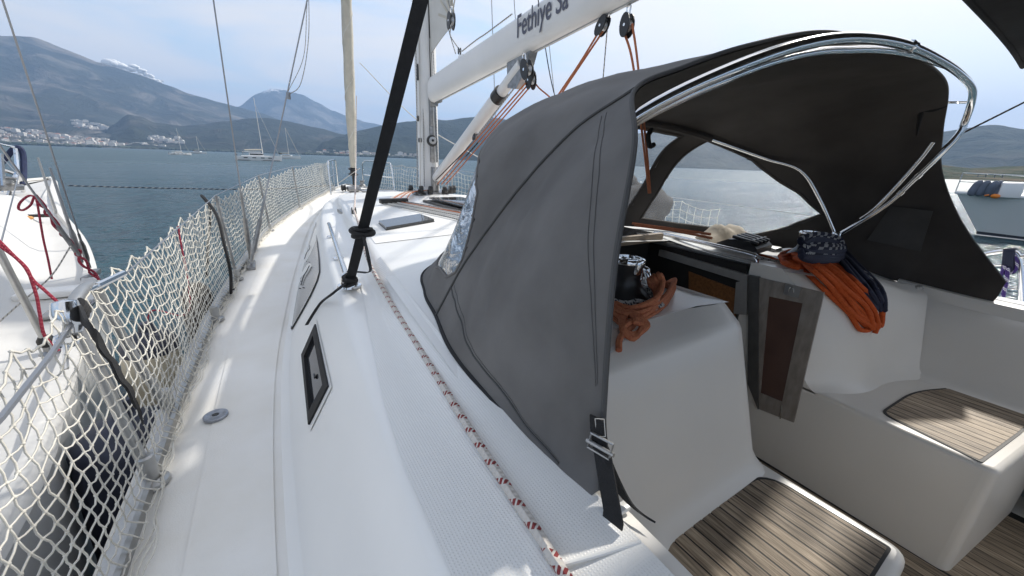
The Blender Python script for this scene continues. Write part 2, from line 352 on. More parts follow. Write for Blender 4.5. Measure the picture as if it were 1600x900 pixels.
# ------------------------------------------------------------------ setting: water, mountains
def water():
    m = bpy.data.materials.new('sea_water'); m.use_nodes = True; nt = m.node_tree; n = nt.nodes; L = nt.links; b = n['Principled BSDF']
    b.inputs['Base Color'].default_value = (0.018, 0.058, 0.076, 1); b.inputs['Roughness'].default_value = 0.07; b.inputs['IOR'].default_value = 1.333
    tc = n.new('ShaderNodeTexCoord'); prev = None
    # ripples too small to build: smooth by the boat, a rougher average of wavelets out on the bay
    ln = n.new('ShaderNodeVectorMath'); ln.operation = 'LENGTH'; L.new(tc.outputs['Object'], ln.inputs[0])
    mr = n.new('ShaderNodeMapRange'); mr.inputs[1].default_value = 8; mr.inputs[2].default_value = 120; mr.inputs[3].default_value = 0.09; mr.inputs[4].default_value = 0.33
    L.new(ln.outputs['Value'], mr.inputs[0]); L.new(mr.outputs[0], b.inputs['Roughness'])
    for sc_, st, dist, stretch in ((0.035, 0.5, 2.4, (1, 2.2, 1)), (0.16, 0.8, 1.1, (1, 1.5, 1)), (0.75, 0.9, 0.45, (1.5, 1, 1)), (2.6, 0.9, 0.16, (1, 1.3, 1)), (8.0, 0.7, 0.05, (1, 1, 1))):
        mp = n.new('ShaderNodeMapping'); mp.inputs['Scale'].default_value = stretch; mp.inputs['Rotation'].default_value = (0, 0, 0.4); L.new(tc.outputs['Object'], mp.inputs[0])
        nz = n.new('ShaderNodeTexNoise'); nz.inputs['Scale'].default_value = sc_; nz.inputs['Detail'].default_value = 4; nz.inputs['Roughness'].default_value = 0.55; nz.inputs['Distortion'].default_value = 0.3
        L.new(mp.outputs[0], nz.inputs['Vector'])
        bp = n.new('ShaderNodeBump'); bp.inputs['Strength'].default_value = st; bp.inputs['Distance'].default_value = dist; L.new(nz.outputs[0], bp.inputs['Height'])
        if prev: L.new(prev.outputs[0], bp.inputs['Normal'])
        prev = bp
    L.new(prev.outputs[0], b.inputs['Normal'])
    S = 11000.0
    mb = MB(); mb.add([(-S, -S, 0), (S, -S, 0), (S, S, 0), (-S, S, 0)], [(0, 1, 2, 3)])
    tag(mb.build('water', m, smooth=False), kind='structure')
water()
def hill_mat(name, veg, rock, snow=None, scale=0.004, rockmix=0.5):
    m = bpy.data.materials.new(name); m.use_nodes = True; nt = m.node_tree; n = nt.nodes; L = nt.links; b = n['Principled BSDF']; b.inputs['Roughness'].default_value = 0.95; b.inputs['Specular IOR Level'].default_value = 0.1
    tc = n.new('ShaderNodeTexCoord'); nz = n.new('ShaderNodeTexNoise'); nz.inputs['Scale'].default_value = scale; nz.inputs['Detail'].default_value = 9; nz.inputs['Roughness'].default_value = 0.65; nz.inputs['Distortion'].default_value = 0.8
    L.new(tc.outputs['Object'], nz.inputs['Vector'])
    rp = n.new('ShaderNodeValToRGB'); rp.color_ramp.elements[0].position = rockmix - 0.04; rp.color_ramp.elements[0].color = (*veg, 1); rp.color_ramp.elements[1].position = rockmix + 0.16; rp.color_ramp.elements[1].color = (*rock, 1)
    L.new(nz.outputs[0], rp.inputs[0]); src = rp.outputs[0]
    if snow:
        sp = n.new('ShaderNodeSeparateXYZ'); L.new(tc.outputs['Object'], sp.inputs[0])
        ad = n.new('ShaderNodeMath'); ad.operation = 'MULTIPLY_ADD'; ad.inputs[1].default_value = 600; L.new(nz.outputs[0], ad.inputs[0]); L.new(sp.outputs[2], ad.inputs[2])
        mr = n.new('ShaderNodeMapRange'); mr.inputs[1].default_value = snow; mr.inputs[2].default_value = snow + 60; L.new(ad.outputs[0], mr.inputs[0])
        mx = n.new('ShaderNodeMixRGB'); L.new(mr.outputs[0], mx.inputs[0]); L.new(src, mx.inputs[1]); mx.inputs[2].default_value = (0.75, 0.77, 0.8, 1); src = mx.outputs[0]
    bp = n.new('ShaderNodeBump'); bp.inputs['Strength'].default_value = 1.0; bp.inputs['Distance'].default_value = 0.35 / scale; L.new(nz.outputs[0], bp.inputs['Height']); L.new(bp.outputs[0], b.inputs['Normal'])
    L.new(src, b.inputs['Base Color'])
    return m
def interp(tab, x):
    if x <= tab[0][0]: return tab[0][1]
    for (a, b), (c, d) in zip(tab, tab[1:]):
        if x <= c:
            t = (x - a) / (c - a); t = t * t * (3 - 2 * t) * 0.5 + t * 0.5
            return b + (d - b) * t
    return tab[-1][1]
from mathutils import noise as MN
HILLS = {}
def hill_height(key, az, r):
    h = HILLS[key]; t = (r - h['r0']) / (h['r1'] - h['r0']); ridge = interp(h['tab'], az)
    if t < 0: return -6.0
    if t <= 1:
        el = ridge * t ** h['p']; z = r * math.tan(math.radians(el))
    else:
        z = h['r1'] * math.tan(math.radians(ridge)) * max(0.0, 1 - (t - 1) * 0.9)
    x, y = math.sin(math.radians(az)) * r, math.cos(math.radians(az)) * r
    s = h['ns']; q = Vector((x / s, y / s, 0))
    nz = (MN.noise(q) + 0.5 * MN.noise(q * 2.1) + 0.3 * MN.noise(q * 4.3) + 0.18 * MN.noise(q * 9.1)) * h['na']
    env = min(1, t * 4) * min(1.0, ridge / 1.5)
    if abs(t - 1) < 0.5: env *= 0.30 + 0.70 * min(1, abs(t - 1) * 2.5)
    return z + nz * env
def hill(name, key, a0, a1, r0, r1, tab, m, p=1.2, ns=700, na=90, na_=180, nr=44):
    HILLS[key] = dict(r0=r0, r1=r1, tab=tab, p=p, ns=ns, na=na)
    rows = []
    for i in range(nr + 1):
        t = 1.5 * i / nr; r = r0 + (r1 - r0) * t; row = []
        for j in range(na_ + 1):
            az = a0 + (a1 - a0) * j / na_
            row.append(V(math.sin(math.radians(az)) * r, math.cos(math.radians(az)) * r, hill_height(key, az, r)))
        rows.append(row)
    mb = MB().grid(rows, flip=True)
    tag(mb.build(name, m, angle=180), kind='structure')
veg = (0.040, 0.048, 0.032)
hill('mountain', 'west', -60, 16, 2700, 6200, [(-60, 6.5), (-40, 7.6), (-24, 8.0), (-17.1, 8.6), (-15.3, 8.95), (-13.6, 8.4), (-11.3, 7.6), (-9.2, 7.15), (-7.4, 6.55), (-4.9, 5.85), (-2.2, 5.3), (-1, 5.0), (1, 4.6), (4, 3.6), (9, 2.2), (16, 1.0)],
     hill_mat('rocky_mountainside', (0.042, 0.048, 0.036), (0.24, 0.21, 0.18), 1390, 0.0022, 0.53), p=1.55, ns=900, na=150, na_=230, nr=64)
hill('mountain', 'peak', -8, 20, 7000, 9300, [(-8, 3.2), (-3, 4.3), (-1, 4.95), (1, 6.5), (2.4, 7.25), (3.1, 7.4), (4.2, 7.35), (5.6, 7.0), (7.2, 6.3), (8.9, 5.36), (11, 4.7), (13, 4.25), (16, 3.6), (20, 3)],
     hill_mat('snowy_peak_rock', (0.05, 0.055, 0.045), (0.22, 0.21, 0.19), 1395, 0.002, 0.54), p=1.1, ns=1100, na=140, na_=130)
hill('hill', 'mid', -14.5, 16, 2900, 3900, [(-14.5, 0.3), (-13, 0.8), (-11.8, 2.2), (-10.4, 3.3), (-9.5, 3.2), (-8.6, 2.7), (-6.5, 2.55), (-4.5, 2.9), (-2.5, 3.4), (0, 3.8), (1.9, 3.96), (4, 3.75), (6.5, 3.3), (10, 2.6), (16, 1.5)],
     hill_mat('scrub_hillside', (0.036, 0.043, 0.030), (0.15, 0.13, 0.105), None, 0.004, 0.6), p=0.9, ns=420, na=45, na_=160)
hill('hill', 'east', 4.5, 120, 2300, 3300, [(4.5, 0.1), (6.2, 0.5), (7.5, 1.5), (9, 2.3), (11.5, 3.1), (15, 4.0), (18.2, 4.6), (22, 5.25), (26.7, 5.65), (31, 5.4), (38, 4.9), (44, 4.3), (48, 4.1), (51, 4.3), (55, 4.45), (58, 4.1), (63, 3.6), (70, 3.5), (76, 3.9), (79, 4.3), (81, 4.65), (84, 4.1), (90, 4.4), (100, 3.8), (120, 3)],
     hill_mat('forested_hillside', (0.034, 0.044, 0.030), (0.11, 0.10, 0.08), None, 0.004, 0.62), p=0.75, ns=380, na=50, na_=300)
hill('headland', 'near', 74, 120, 620, 900, [(74, 0.3), (76.5, 0.8), (79, 1.15), (81, 0.95), (83, 1.2), (86, 1.6), (92, 1.9), (100, 1.7), (120, 1.5)],
     hill_mat('wooded_headland', (0.035, 0.05, 0.022), (0.13, 0.10, 0.06), None, 0.02, 0.52), p=0.6, ns=70, na=9, na_=120, nr=24)
def cloud():
    """small puff of cloud caught on the shoulder of the ridge"""
    m = bpy.data.materials.new('cloud_white'); m.use_nodes = True; b = m.node_tree.nodes['Principled BSDF']
    b.inputs['Base Color'].default_value = (0.86, 0.86, 0.85, 1); b.inputs['Roughness'].default_value = 1; b.inputs['Specular IOR Level'].default_value = 0
    mb = MB()
    for i in range(46):
        t = rnd.random(); az = -11.2 + 4.2 * t; el = interp(HILLS['west']['tab'], az) + .12 + rnd.uniform(-0.35, 0.62) * (1 - 0.6 * t) * (1 if t > .15 else .35); r = 6500
        s = rnd.uniform(14, 44) * (1.15 - 0.7 * t)
        p = V(math.sin(math.radians(az)) * r, math.cos(math.radians(az)) * r, r * math.tan(math.radians(el)))
        mb.ball(p, s, (1.5, 1, 0.8), 10, 7, 0.12)
    tag(mb.build('cloud', m, angle=180), 'small white cloud puff resting on the left mountain ridge', 'cloud')
cloud()

# ------------------------------------------------------------------ far town
def ground_at(keys, az, el):
    """distance at which the terrain of one of these hills is seen at this elevation"""
    for key in keys:
        h = HILLS[key]; r = h['r0']
        while r < h['r1']:
            z = hill_height(key, az, r)
            if math.degrees(math.atan2(z - EYE.z, r)) >= el: return r, z
            r += 18
    return None
def town():
    def house_mesh(nm, w, d, h, wall, roof):
        mb = MB(); mb.box((0, 0, h / 2), (w, d, h)); nf = len(mb.f)
        if roof:
            mb.add([(-w / 2 - .6, -d / 2 - .6, h), (w / 2 + .6, -d / 2 - .6, h), (w / 2 + .6, d / 2 + .6, h), (-w / 2 - .6, d / 2 + .6, h), (-w / 4, 0, h + 3), (w / 4, 0, h + 3)],
                   [(0, 1, 5, 4), (1, 2, 5), (2, 3, 4, 5), (3, 0, 4), (3, 2, 1, 0)])
        else:
            mb.box((0, 0, h + 0.5), (w * .5, d * .5, 1.0))
        nw = len(mb.f)
        for k in range(int(h / 3.2)):
            for q in range(max(2, int(w / 4))):
                x = -w / 2 + (q + 0.5) * w / max(2, int(w / 4)); mb.box((x, -d / 2 - 0.02, 3.2 * k + 1.8), (1.3, 0.1, 1.4))
        me = bpy.data.meshes.new(nm); me.from_pydata([tuple(q) for q in mb.v], [], mb.f)
        me.materials.append(wall); me.materials.append(M['roof'] if roof else wall); me.materials.append(M['dkglass'])
        for i, p in enumerate(me.polygons): p.material_index = 0 if i < nf else (1 if i < nw else 2)
        return me
    kinds = [(house_mesh('apartment_block', 22, 14, 13, M['house'], False), 'apartment_block', 'apartment block', 'white flat-roofed apartment block', 'apartment blocks'),
             (house_mesh('hillside_house', 15, 12, 8, M['house'], True), 'hillside_house', 'house', 'white house with red tiled hipped roof', 'tile-roofed houses'),
             (house_mesh('tan_apartment_block', 26, 14, 10, M['house2'], False), 'apartment_block', 'apartment block', 'low tan apartment block', 'tan apartment blocks')]
    zones = [(-14.4, -11.7, 1.55, 2.3, 46, ('west',), lambda az: 2.25 - (az + 14.4) * 0.17), (-19.3, -13.5, 0.55, 1.35, 52, ('west',), lambda az: 1.45 - (az + 19.3) * 0.13),
             (-15.5, -7.0, 0.12, 0.75, 74, ('west', 'mid'), None), (-9.3, -6.6, 0.6, 1.15, 24, ('mid',), None), (-19.3, 6.5, 0.05, 0.3, 62, ('west', 'mid', 'east'), None), (6.5, 20, 0.05, 0.38, 30, ('east',), None)]
    k = 0
    stuff = MB()
    places = ('in the far town cluster high on the slope', 'in the slanting far town strip at left', 'in the dense far waterfront town', 'in the far cluster below the small hill', 'along the flat far shoreline', 'on the far shore right of the forestay')
    for (a0, a1, e0, e1, n, keys, f), where in zip(zones, places):
        for i in range(n * 3):
            az = rnd.uniform(a0, a1); el = rnd.uniform(e0, f(az) if f else e1)
            g = ground_at(keys, az, el)
            if not g: continue
            r, z = g; x, y = math.sin(math.radians(az)) * r, math.cos(math.radians(az)) * r
            if i < n:
                me, nm, cat, lab, grp = kinds[rnd.choices((0, 1, 2), (5, 2.5, 1.5))[0]]
                o = bpy.data.objects.new(nm, me); COL.objects.link(o); o.location = (x, y, z - 2); o.rotation_euler = (0, 0, rnd.uniform(-0.6, 0.6))
                s = rnd.uniform(0.7, 1.25); o.scale = (s, s, s * rnd.uniform(0.8, 1.3))
                o['label'] = lab + ' ' + where; o['category'] = cat; o['group'] = grp + ' ' + where
            else:
                w = rnd.uniform(7, 15); h = rnd.uniform(5, 9); stuff.box((x, y, z + h / 2 - 2), (w, w * .8, h))
    tag(stuff.build('town_buildings', M['house2'], smooth=False), 'hazy mass of small houses and sheds of the far town', 'town', kind='stuff')
    tr = MB()
    for i in range(520):
        az = rnd.uniform(-20, 21); r = 2720 if az < -13 else (2890 if az < 5 else 2290)
        r += rnd.uniform(-40, 60); s = rnd.uniform(4, 9)
        tr.ball((math.sin(math.radians(az)) * r, math.cos(math.radians(az)) * r, s * .7), s, (1.7, 1.2, 0.9), 6, 4, 0.2)
    tag(tr.build('shore_trees', M['treeline']), 'dark line of trees along the far shore', 'trees', kind='stuff')
town()
# ------------------------------------------------------------------ boats out on the bay
def polar(az, r, z=0.0): return V(math.sin(math.radians(az)) * r, math.cos(math.radians(az)) * r, z)
def hull_rows(L, B, fb_bow, fb_st, ax, lat, c, bow_rake=0.05, n=14, tr=0.75, draft=0.4):
    """hull skin rows from keel line to sheer; ax = forward unit vector, lat = side unit vector"""
    rows = []
    for i in range(n + 1):
        t = i / n; w = B / 2 * (tr + (1 - tr) * min(1, t / 0.35)) * (1 - max(0, (t - 0.45) / 0.55) ** 2.2)
        fb = fb_st + (fb_bow - fb_st) * t ** 1.5; x = (t - 0.5) * L
        row = []
        for s in (-1, -.97, -.8, 0, .8, .97, 1):
            k = abs(s); z = fb if k == 1 else (0.12 if k == .97 else (-draft if k == .8 else -draft * 1.3))
            ww = w * (1 if k == 1 else (.93 if k == .97 else (.7 if k == .8 else 0)))
            row.append(c + ax * (x + (bow_rake * L * max(0, t - .8) * 5 * (z / max(fb, .1)) if z > 0 else 0)) + lat * (ww * (1 if s > 0 else -1)) + V(0, 0, z))
        rows.append(row)
    return rows
def catamaran(nm, label, az, r, L, heading, mastk, with_boom=True, grp=None):
    c = polar(az, r); ax = V(math.sin(heading), math.cos(heading), 0); lat = V(ax.y, -ax.x, 0); up = V(0, 0, 1)
    rot = Matrix((lat, ax, up)).transposed()
    at = lambda x, y, z: c + ax * x + lat * y + up * z
    t = thing(nm, label, 'catamaran', c)
    B = L * 0.5
    for s in (-1, 1):
        mb = MB().grid(hull_rows(L, L * .14, L * .125, L * .10, ax, lat, c + lat * s * B * .38, 0.01))
        rr = hull_rows(L, L * .14, L * .125, L * .10, ax, lat, c + lat * s * B * .38, 0.01)
        mb.grid([[q[0], q[-1]] for q in rr]); mb.add([q for q in rr[0]], [tuple(range(7))])
        mb.build('hull', M['boatwhite'], t)
        fb = MB().bbox(at(0, s * B * .38, 0.12), (L * .125, L * .9, L * .012), .02, 1, rot); fb.build('waterline_stripe', M['antifoul'], t)
        for q in (-.28, -.1, .08, .24):
            MB().bbox(at(q * L, s * (B * .38 + L * .069), L * .07), (0.04, L * .08, L * .02), .01, 1, rot).build('hull_window', M['dkglass'], t)
    MB().bbox(at(-L * .06, 0, L * .095), (B * .78, L * .62, L * .05), .1, 2, rot).build('bridge_deck', M['boatwhite'], t)
    # deckhouse with dark wraparound windows
    ca = MB(); prof = [(-.20, .115), (.13, .115), (.09, .185), (-.20, .185)]
    ca.prism([at(x * L, -B * .3, z * L) for x, z in prof], lat * B * .6); ca.build('deckhouse', M['boatwhite'], t, smooth=False)
    w = MB(); pw = [(-.185, .135), (.11, .135), (.085, .168), (-.185, .168)]
    w.prism([at(x * L, -B * .303, z * L) for x, z in pw], lat * B * .606)
    w.prism([at(.122 * L, -B * .27, .13 * L), at(.122 * L, B * .27, .13 * L), at(.104 * L, B * .27, .172 * L), at(.104 * L, -B * .27, .172 * L)], ax * .06); w.build('deckhouse_window', M['dkglass'], t, smooth=False)
    MB().bbox(at(-L * .14, 0, L * .205), (B * .62, L * .40, L * .018), .05, 2, rot).build('bimini_top', M['boatwhite'], t)
    for s in (-1, 1):
        MB().tube([at(-.33 * L, s * B * .27, .11 * L), at(-.33 * L, s * B * .27, .2 * L)], .05, 6).build('bimini_post', M['alu'], t)
    H = L * mastk
    MB().tube([at(.1 * L, 0, .18 * L), at(.095 * L, 0, H)], L * .0085, 8, rf=lambda q: 1 - .35 * q).build('mast', M['whitepaint'], t)
    MB().tube([at(.1 * L, -.09 * L, H * .62), at(.085 * L, 0, H * .63), at(.1 * L, .09 * L, H * .62)], .05, 6).build('spreader', M['alu'], t)
    if with_boom:
        b = cr([at(.09 * L, 0, .27 * L), at(-.1 * L, 0, .262 * L), at(-.28 * L, 0, .25 * L)], 4)
        MB().tube(b, L * .016, 8).build('boom', M['sailuv'], t)
    st = MB(); st.tube([at(.46 * L, 0, .13 * L), at(.096 * L, 0, H * .9)], .035, 5)
    st.build('forestay', M['sail'], t)
    for s in (-1, 1): MB().tube([at(.04 * L, s * B * .42, .12 * L), at(.098 * L, 0, H * .88)], .022, 4).build('shroud', M['wire'], t)
    rl = MB()
    for s in (-1, 1):
        rl.tube([at(q * L, s * B * .44, .165 * L) for q in (-.45, -.2, .1, .3, .46)], .02, 4)
        for q in (-.45, -.3, -.15, 0, .15, .3, .46): rl.tube([at(q * L, s * B * .44, .11 * L), at(q * L, s * B * .44, .165 * L)], .018, 4)
    rl.build('guard_rail', M['alu'], t)
    dn = MB().ball(at(-.47 * L, 0, .14 * L), L * .03, (2.4, .7, .7), 12, 8, rot=rot); dn.build('tender', M['greycover'], t)
catamaran('catamaran', 'large white catamaran at anchor left of the tall foremast rigging, hull broadside', -0.45, 150, 12.2, math.radians(90), 1.48)
catamaran('catamaran', 'small distant white catamaran anchored before the hazy town, left of the larger one', -7.45, 262, 8.6, math.radians(75), 1.45, False)
def sloop(nm, label, az, r, L, heading, mastk, cat='sailing boat'):
    c = polar(az, r); ax = V(math.sin(heading), math.cos(heading), 0); lat = V(ax.y, -ax.x, 0)
    at = lambda x, y, z: c + ax * x + lat * y + V(0, 0, z)
    rot = Matrix((lat, ax, V(0, 0, 1))).transposed()
    t = thing(nm, label, cat, c)
    rr = hull_rows(L, L * .31, L * .12, L * .095, ax, lat, c, 0.02); mb = MB().grid(rr); mb.grid([[q[0], q[-1]] for q in rr]); mb.add(rr[0], [tuple(range(7))]); mb.build('hull', M['boatwhite'], t)
    MB().bbox(at(-.02 * L, 0, .125 * L), (L * .2, L * .42, L * .05), .08, 2, rot).build('coachroof', M['boatwhite'], t)
    MB().bbox(at(-.02 * L, 0, .13 * L), (L * .204, L * .3, L * .018), .01, 1, rot).build('cabin_window', M['dkglass'], t)
    MB().bbox(at(-.24 * L, 0, .19 * L), (L * .17, L * .12, L * .04), .08, 2, rot).build('sprayhood', M['canvasdark'], t)
    MB().tube([at(.08 * L, 0, .12 * L), at(.075 * L, 0, L * mastk)], L * .007, 7).build('mast', M['whitepaint'], t)
    MB().tube([at(.48 * L, 0, .13 * L), at(.077 * L, 0, L * mastk)], L * .006, 6).build('furled_sail', M['sailuv'], t)
    MB().tube([at(-.48 * L, 0, .11 * L), at(.075 * L, 0, L * mastk)], .02, 4).build('backstay', M['wire'], t)
    MB().tube([at(.07 * L, 0, .23 * L), at(-.25 * L, 0, .22 * L)], L * .013, 7).build('boom', M['sailuv'], t)
    for s in (-1, 1): MB().tube([at(.05 * L, s * L * .14, .1 * L), at(.077 * L, 0, L * mastk * .95)], .02, 4).build('shroud', M['wire'], t)
sloop('sailing_boat', 'distant white sailing boat half hidden behind the large catamaran, to its right', 2.75, 230, 11.5, math.radians(100), 1.25)
sloop('sailing_boat', 'tiny white sailing boat seen through the clear vinyl window under the dark hood', 68.3, 150, 9, math.radians(160), 0.001 + 1.2)
sloop('sailing_boat', 'dim far sailing boat close to the shore behind the small distant catamaran', -5.7, 420, 12, math.radians(110), 1.1)

def motorboat():
    L = 13.5; hd = math.radians(-18.0); c = V(24.4, 3.2, 0) - V(math.sin(hd), math.cos(hd), 0) * 6.75
    ax = V(math.sin(hd), math.cos(hd), 0); lat = V(-ax.y, ax.x, 0)   # lat points to us
    at = lambda x, y, z: c + ax * x + lat * y + V(0, 0, z)
    rot = Matrix((lat, ax, V(0, 0, 1))).transposed()
    t = thing('motorboat', 'white motor yacht moored to starboard with grey shaded hull and steel bow rail', 'motorboat', c)
    rr = hull_rows(L, 4.0, 1.75, 1.45, ax, lat, c, 0.085, 18, .92, .6)
    mb = MB().grid(rr); mb.add(rr[0], [tuple(range(7))]); mb.build('hull', M['shadedhull'], t)
    MB().grid([[q[0] + V(0, 0, .0), (q[0] + q[-1]) / 2 + V(0, 0, .06), q[-1]] for q in rr]).build('deck', M['boatwhite'], t)
    for k, nm in ((0, 'rubbing_strake'), (6, 'rubbing_strake')):
        MB().tube([q[k] + V(0, 0, -.04) for q in rr], .06, 6).build(nm, M['boatwhite'], t)
    bt = MB()
    for i in range(len(rr) - 1):
        for k in (1, 5):
            o = (rr[i][k] - c); bt.add([rr[i][k] + V(0, 0, -.14) + (rr[i][k] - rr[i][3]).normalized() * .03, rr[i + 1][k] + V(0, 0, -.14) + (rr[i][k] - rr[i][3]).normalized() * .03, rr[i + 1][k] + (rr[i][k] - rr[i][3]).normalized() * .03, rr[i][k] + (rr[i][k] - rr[i][3]).normalized() * .03], [(0, 1, 2, 3)])
    bt.build('boot_stripe', M['antifoul'], t)
    side = [q[6] for q in rr]; side2 = [q[0] for q in rr]
    for s_ in (side, side2):
        pts = s_[3:]
        MB().tube([p + V(0, 0, .78) for p in pts], .022, 6).build('bow_rail', M['chrome'], t)
        MB().tube([p + V(0, 0, .42) for p in pts], .014, 6).build('bow_rail', M['chrome'], t)
        for p in pts[::3]: MB().tube([p, p + V(0, 0, .78)], .018, 6).build('rail_post', M['chrome'], t)
    def rel(u, v, off):      # deck position met by the line of sight, off metres from the centreline
        d = RM @ Vector(((u - 800) / 600.0, -(v - 450) / 600.0, -1.0)); k = (c + lat * off - EYE).dot(lat) / d.dot(lat)
        return (EYE + d * k - c).dot(ax)
    # superstructure aft of what is seen, and the white locker on deck
    MB().prism([at(2.2, -1.3, 1.6), at(-4.8, -1.4, 1.6), at(-4.8, -1.2, 3.1), at(.2, -1.1, 3.1)], lat * 2.6).build('cabin', M['boatwhite'], t, smooth=False)
    MB().prism([at(1.75, -1.32, 1.95), at(-3.8, -1.42, 1.95), at(-3.8, -1.24, 2.7), at(.75, -1.18, 2.7)], lat * 2.66).build('cabin_window', M['dkglass'], t, smooth=False)
    MB().bbox(at(rel(1576, 300, .45), .45, 1.92), (.55, .62, .60), .05, 2, rot).build('deck_locker', M['boatwhite'], t)
    for i, (x, yy) in enumerate(((rel(1519, 298, .42), .42), (rel(1531, 298, .46), .46), (rel(1545, 298, .5), .5), (rel(1557, 298, .54), .54))):
        f = MB(); p = at(x, yy, 2.0)
        f.lathe(p + V(0, 0, -.35), [(.02, -.04), (.11, 0), (.15, .10), (.155, .35), (.14, .5), (.08, .6), (.03, .64)], 12, (rnd.uniform(-.2, .2), rnd.uniform(-.25, .1), 1)); f.tube([p + V(0, 0, .38), p + V(0, 0, .5)], .015, 5)
        tag(f.build('fender', M['greycover'], loc=p + V(0, 0, -.39)), ['grey-blue covered fender standing foremost at the motor yacht bow rail', 'grey-blue covered fender, second from the bow on the motor yacht rail', 'grey-blue covered fender, third from the bow on the motor yacht rail', 'grey-blue covered fender next to the white deck locker of the motor yacht'][i], 'fender', 'fenders on the motor yacht')
    bx = rel(1555, 307, .72)
    b = MB().ball(at(bx, .72, 1.66), .11, (1, 1.25, .85), 14, 10, rot=rot); b.tube([at(bx + .18, .72, 1.70), at(bx + .3, .72, 1.66)], .03, 6)
    tag(b.build('mooring_buoy', M['orangebuoy'], loc=at(bx, .72, 1.55)), 'orange buoy lying on the side deck of the motor yacht', 'buoy')
motorboat()

# ------------------------------------------------------------------ neighbouring yacht to port
def neighbour():
    t = thing('neighbouring_yacht', 'white yacht moored alongside to port, its side deck and shrouds beyond the net', 'yacht', (-4.7, 3, 0))
    # gunwale on our side
    G = [(-2.55, -3, 1.22), (-2.48, 0, 1.23), (-2.50, 1.57, 1.25), (-2.60, 2.25, 1.26), (-2.74, 3.1, 1.28), (-2.95, 4.19, 1.34), (-3.08, 4.75, 1.38), (-3.40, 5.8, 1.45), (-3.94, 7.3, 1.55), (-4.55, 9.3, 1.62), (-5.1, 11.3, 1.68), (-5.35, 11.9, 1.70)]
    g = cr(G, 5); cx = -5.35
    mid = lambda p: cx
    rows = []; 
    for p in g:
        row = []
        for k in (0, .25, .5, .75, .9, 1.0): row.append(V(p.x - 0.20 * (k ** 1.6) * min(1, (cx - p.x) / -1.0), p.y - .5 * k * max(0, (p.y - 9) / 3), p.z * (1 - k) - .35 * k))
        rows.append(row)
    mb = MB().grid(rows, flip=True); mb.grid([[V(2 * cx - q.x, q.y, q.z) for q in r] for r in rows]); mb.build('hull', M['hullpaint'], t)
    # moulded side deck + coachroof in one moulding: ridges as seen
    rows = []
    for p in g:
        hw = p.x - cx; row = []
        s = max(0.0, min(1, (9.0 - p.y) / 3.0)); s = s * s * (3 - 2 * s)
        for d, h in ((0, .0), (.03, .045), (.07, .05), (.085, .01), (.26, .012), (.40, .03), (.46, .07), (.62, .30), (.70, .34), (.95, .36), (1.3, .44), (1.9, .47), (2.3, .48)):
            f = min(1, hw / 2.6) if d > .1 else 1
            dd = min(d * f, hw) ; row.append(V(p.x - dd, p.y, p.z + (h * s if h > .06 else h)))
        rows.append(row)
    NG = mat('toned_down_gelcoat', (0.60, 0.59, 0.565), 0.4, var=0.05, vscale=3)  # darker base colour keeps the sunlit deck from clipping
    mb = MB().grid(rows); mb.grid([[V(2 * cx - q.x, q.y, q.z) for q in r] for r in rows], flip=True); mb.build('deck', NG, t, angle=55)
    # ledge step seen near the shroud base
    MB().bbox((-3.10, 3.9, 1.36), (.34, .16, .05), .015).build('deck_step', M['gelcoat'], t)
    MB().bbox((-2.93, 3.55, 1.325), (.20, .30, .02), .008).build('deck_hatch', M['smokegrey'], t)
    # shroud base with turnbuckles
    ch = V(-3.0, 4.35, 1.36)
    def shroud(a, b, r=.0055, buckle=True):
        a = Vector(a); b = Vector(b); d = (b - a).normalized()
        MB().tube([a + d * .30, b], r, 6).build('shroud', M['wire'], t)
        if buckle:
            k = MB().tube([a, a + d * .06], .012, 6); k.tube([a + d * .06, a + d * .10, a + d * .22, a + d * .26], .019, 8, rf=lambda q: .6 + .4 * math.sin(q * math.pi)); k.tube([a + d * .26, a + d * .33], .009, 6)
            k.build('turnbuckle', M['darksteel'], t)
    up = P(0, 8, x=-3.05) - P(125, 378, x=-3.02)
    a = P(140, 418, y=4.35); b = P(4, 0, y=3.55); shroud(a, a + (b - a) * 4)
    a2 = P(128, 410, y=4.2); b2 = P(78, 262, y=4.15); shroud(a2, b2, .007)
    a3 = P(150, 436, y=4.15); b3 = P(0, 228, y=3.7); shroud(a3, a3 + (b3 - a3) * 1.6, .007, False)
    k = MB(); d = (b3 - a3)
    k.tube([a3 + d * .22, a3 + d * .46], .016, 6); k.build('turnbuckle', M['darksteel'], t)
    MB().bbox((-3.0, 4.3, 1.37), (.05, .3, .04), .008).build('chainplate', M['darksteel'], t)
    # stanchions
    s0 = P(80, 552, z=1.28); s1 = P(-2, 392, x=s0.x - .02)
    MB().tube([s0, s0 + (s1 - s0) * 1.15], .0155, 10).build('stanchion', M['alu'], t)
    q = MB().lathe(s0 - V(0, 0, .01), [(.05, 0), (.048, .012), (.024, .03), (.022, .09), (.017, .1)], 14); q.build('stanchion_base', M['darksteel'], t)
    q = MB().lathe(s0 + (s1 - s0) * .02 + V(0, 0, .03), [(.02, 0), (.034, .01), (.036, .04), (.025, .06)], 12); q.build('rubber_collar', M['rubber'], t)
    b0 = P(88, 334, y=7.0); b1 = P(59, 246, y=7.0)
    MB().tube([b0, b1], .018, 8, rf=lambda q: 1 - .45 * q).build('stanchion', M['alu'], t)
    b0 = P(120, 388, y=5.2); b1 = P(82, 274, y=5.2)
    MB().tube([b0, b1], .016, 8, rf=lambda q: 1 - .4 * q).build('stanchion', M['darksteel'], t)
    # bow rail with its blue cover
    pr = lambda u, v, y: P(u, v, y=y)
    h = cr([pr(-4, 262, 9.6), pr(10, 246, 9.6), pr(20, 234, 9.6), pr(30, 231, 9.6), pr(36, 242, 9.6), pr(37, 268, 9.5), pr(36, 288, 9.4)], 5)
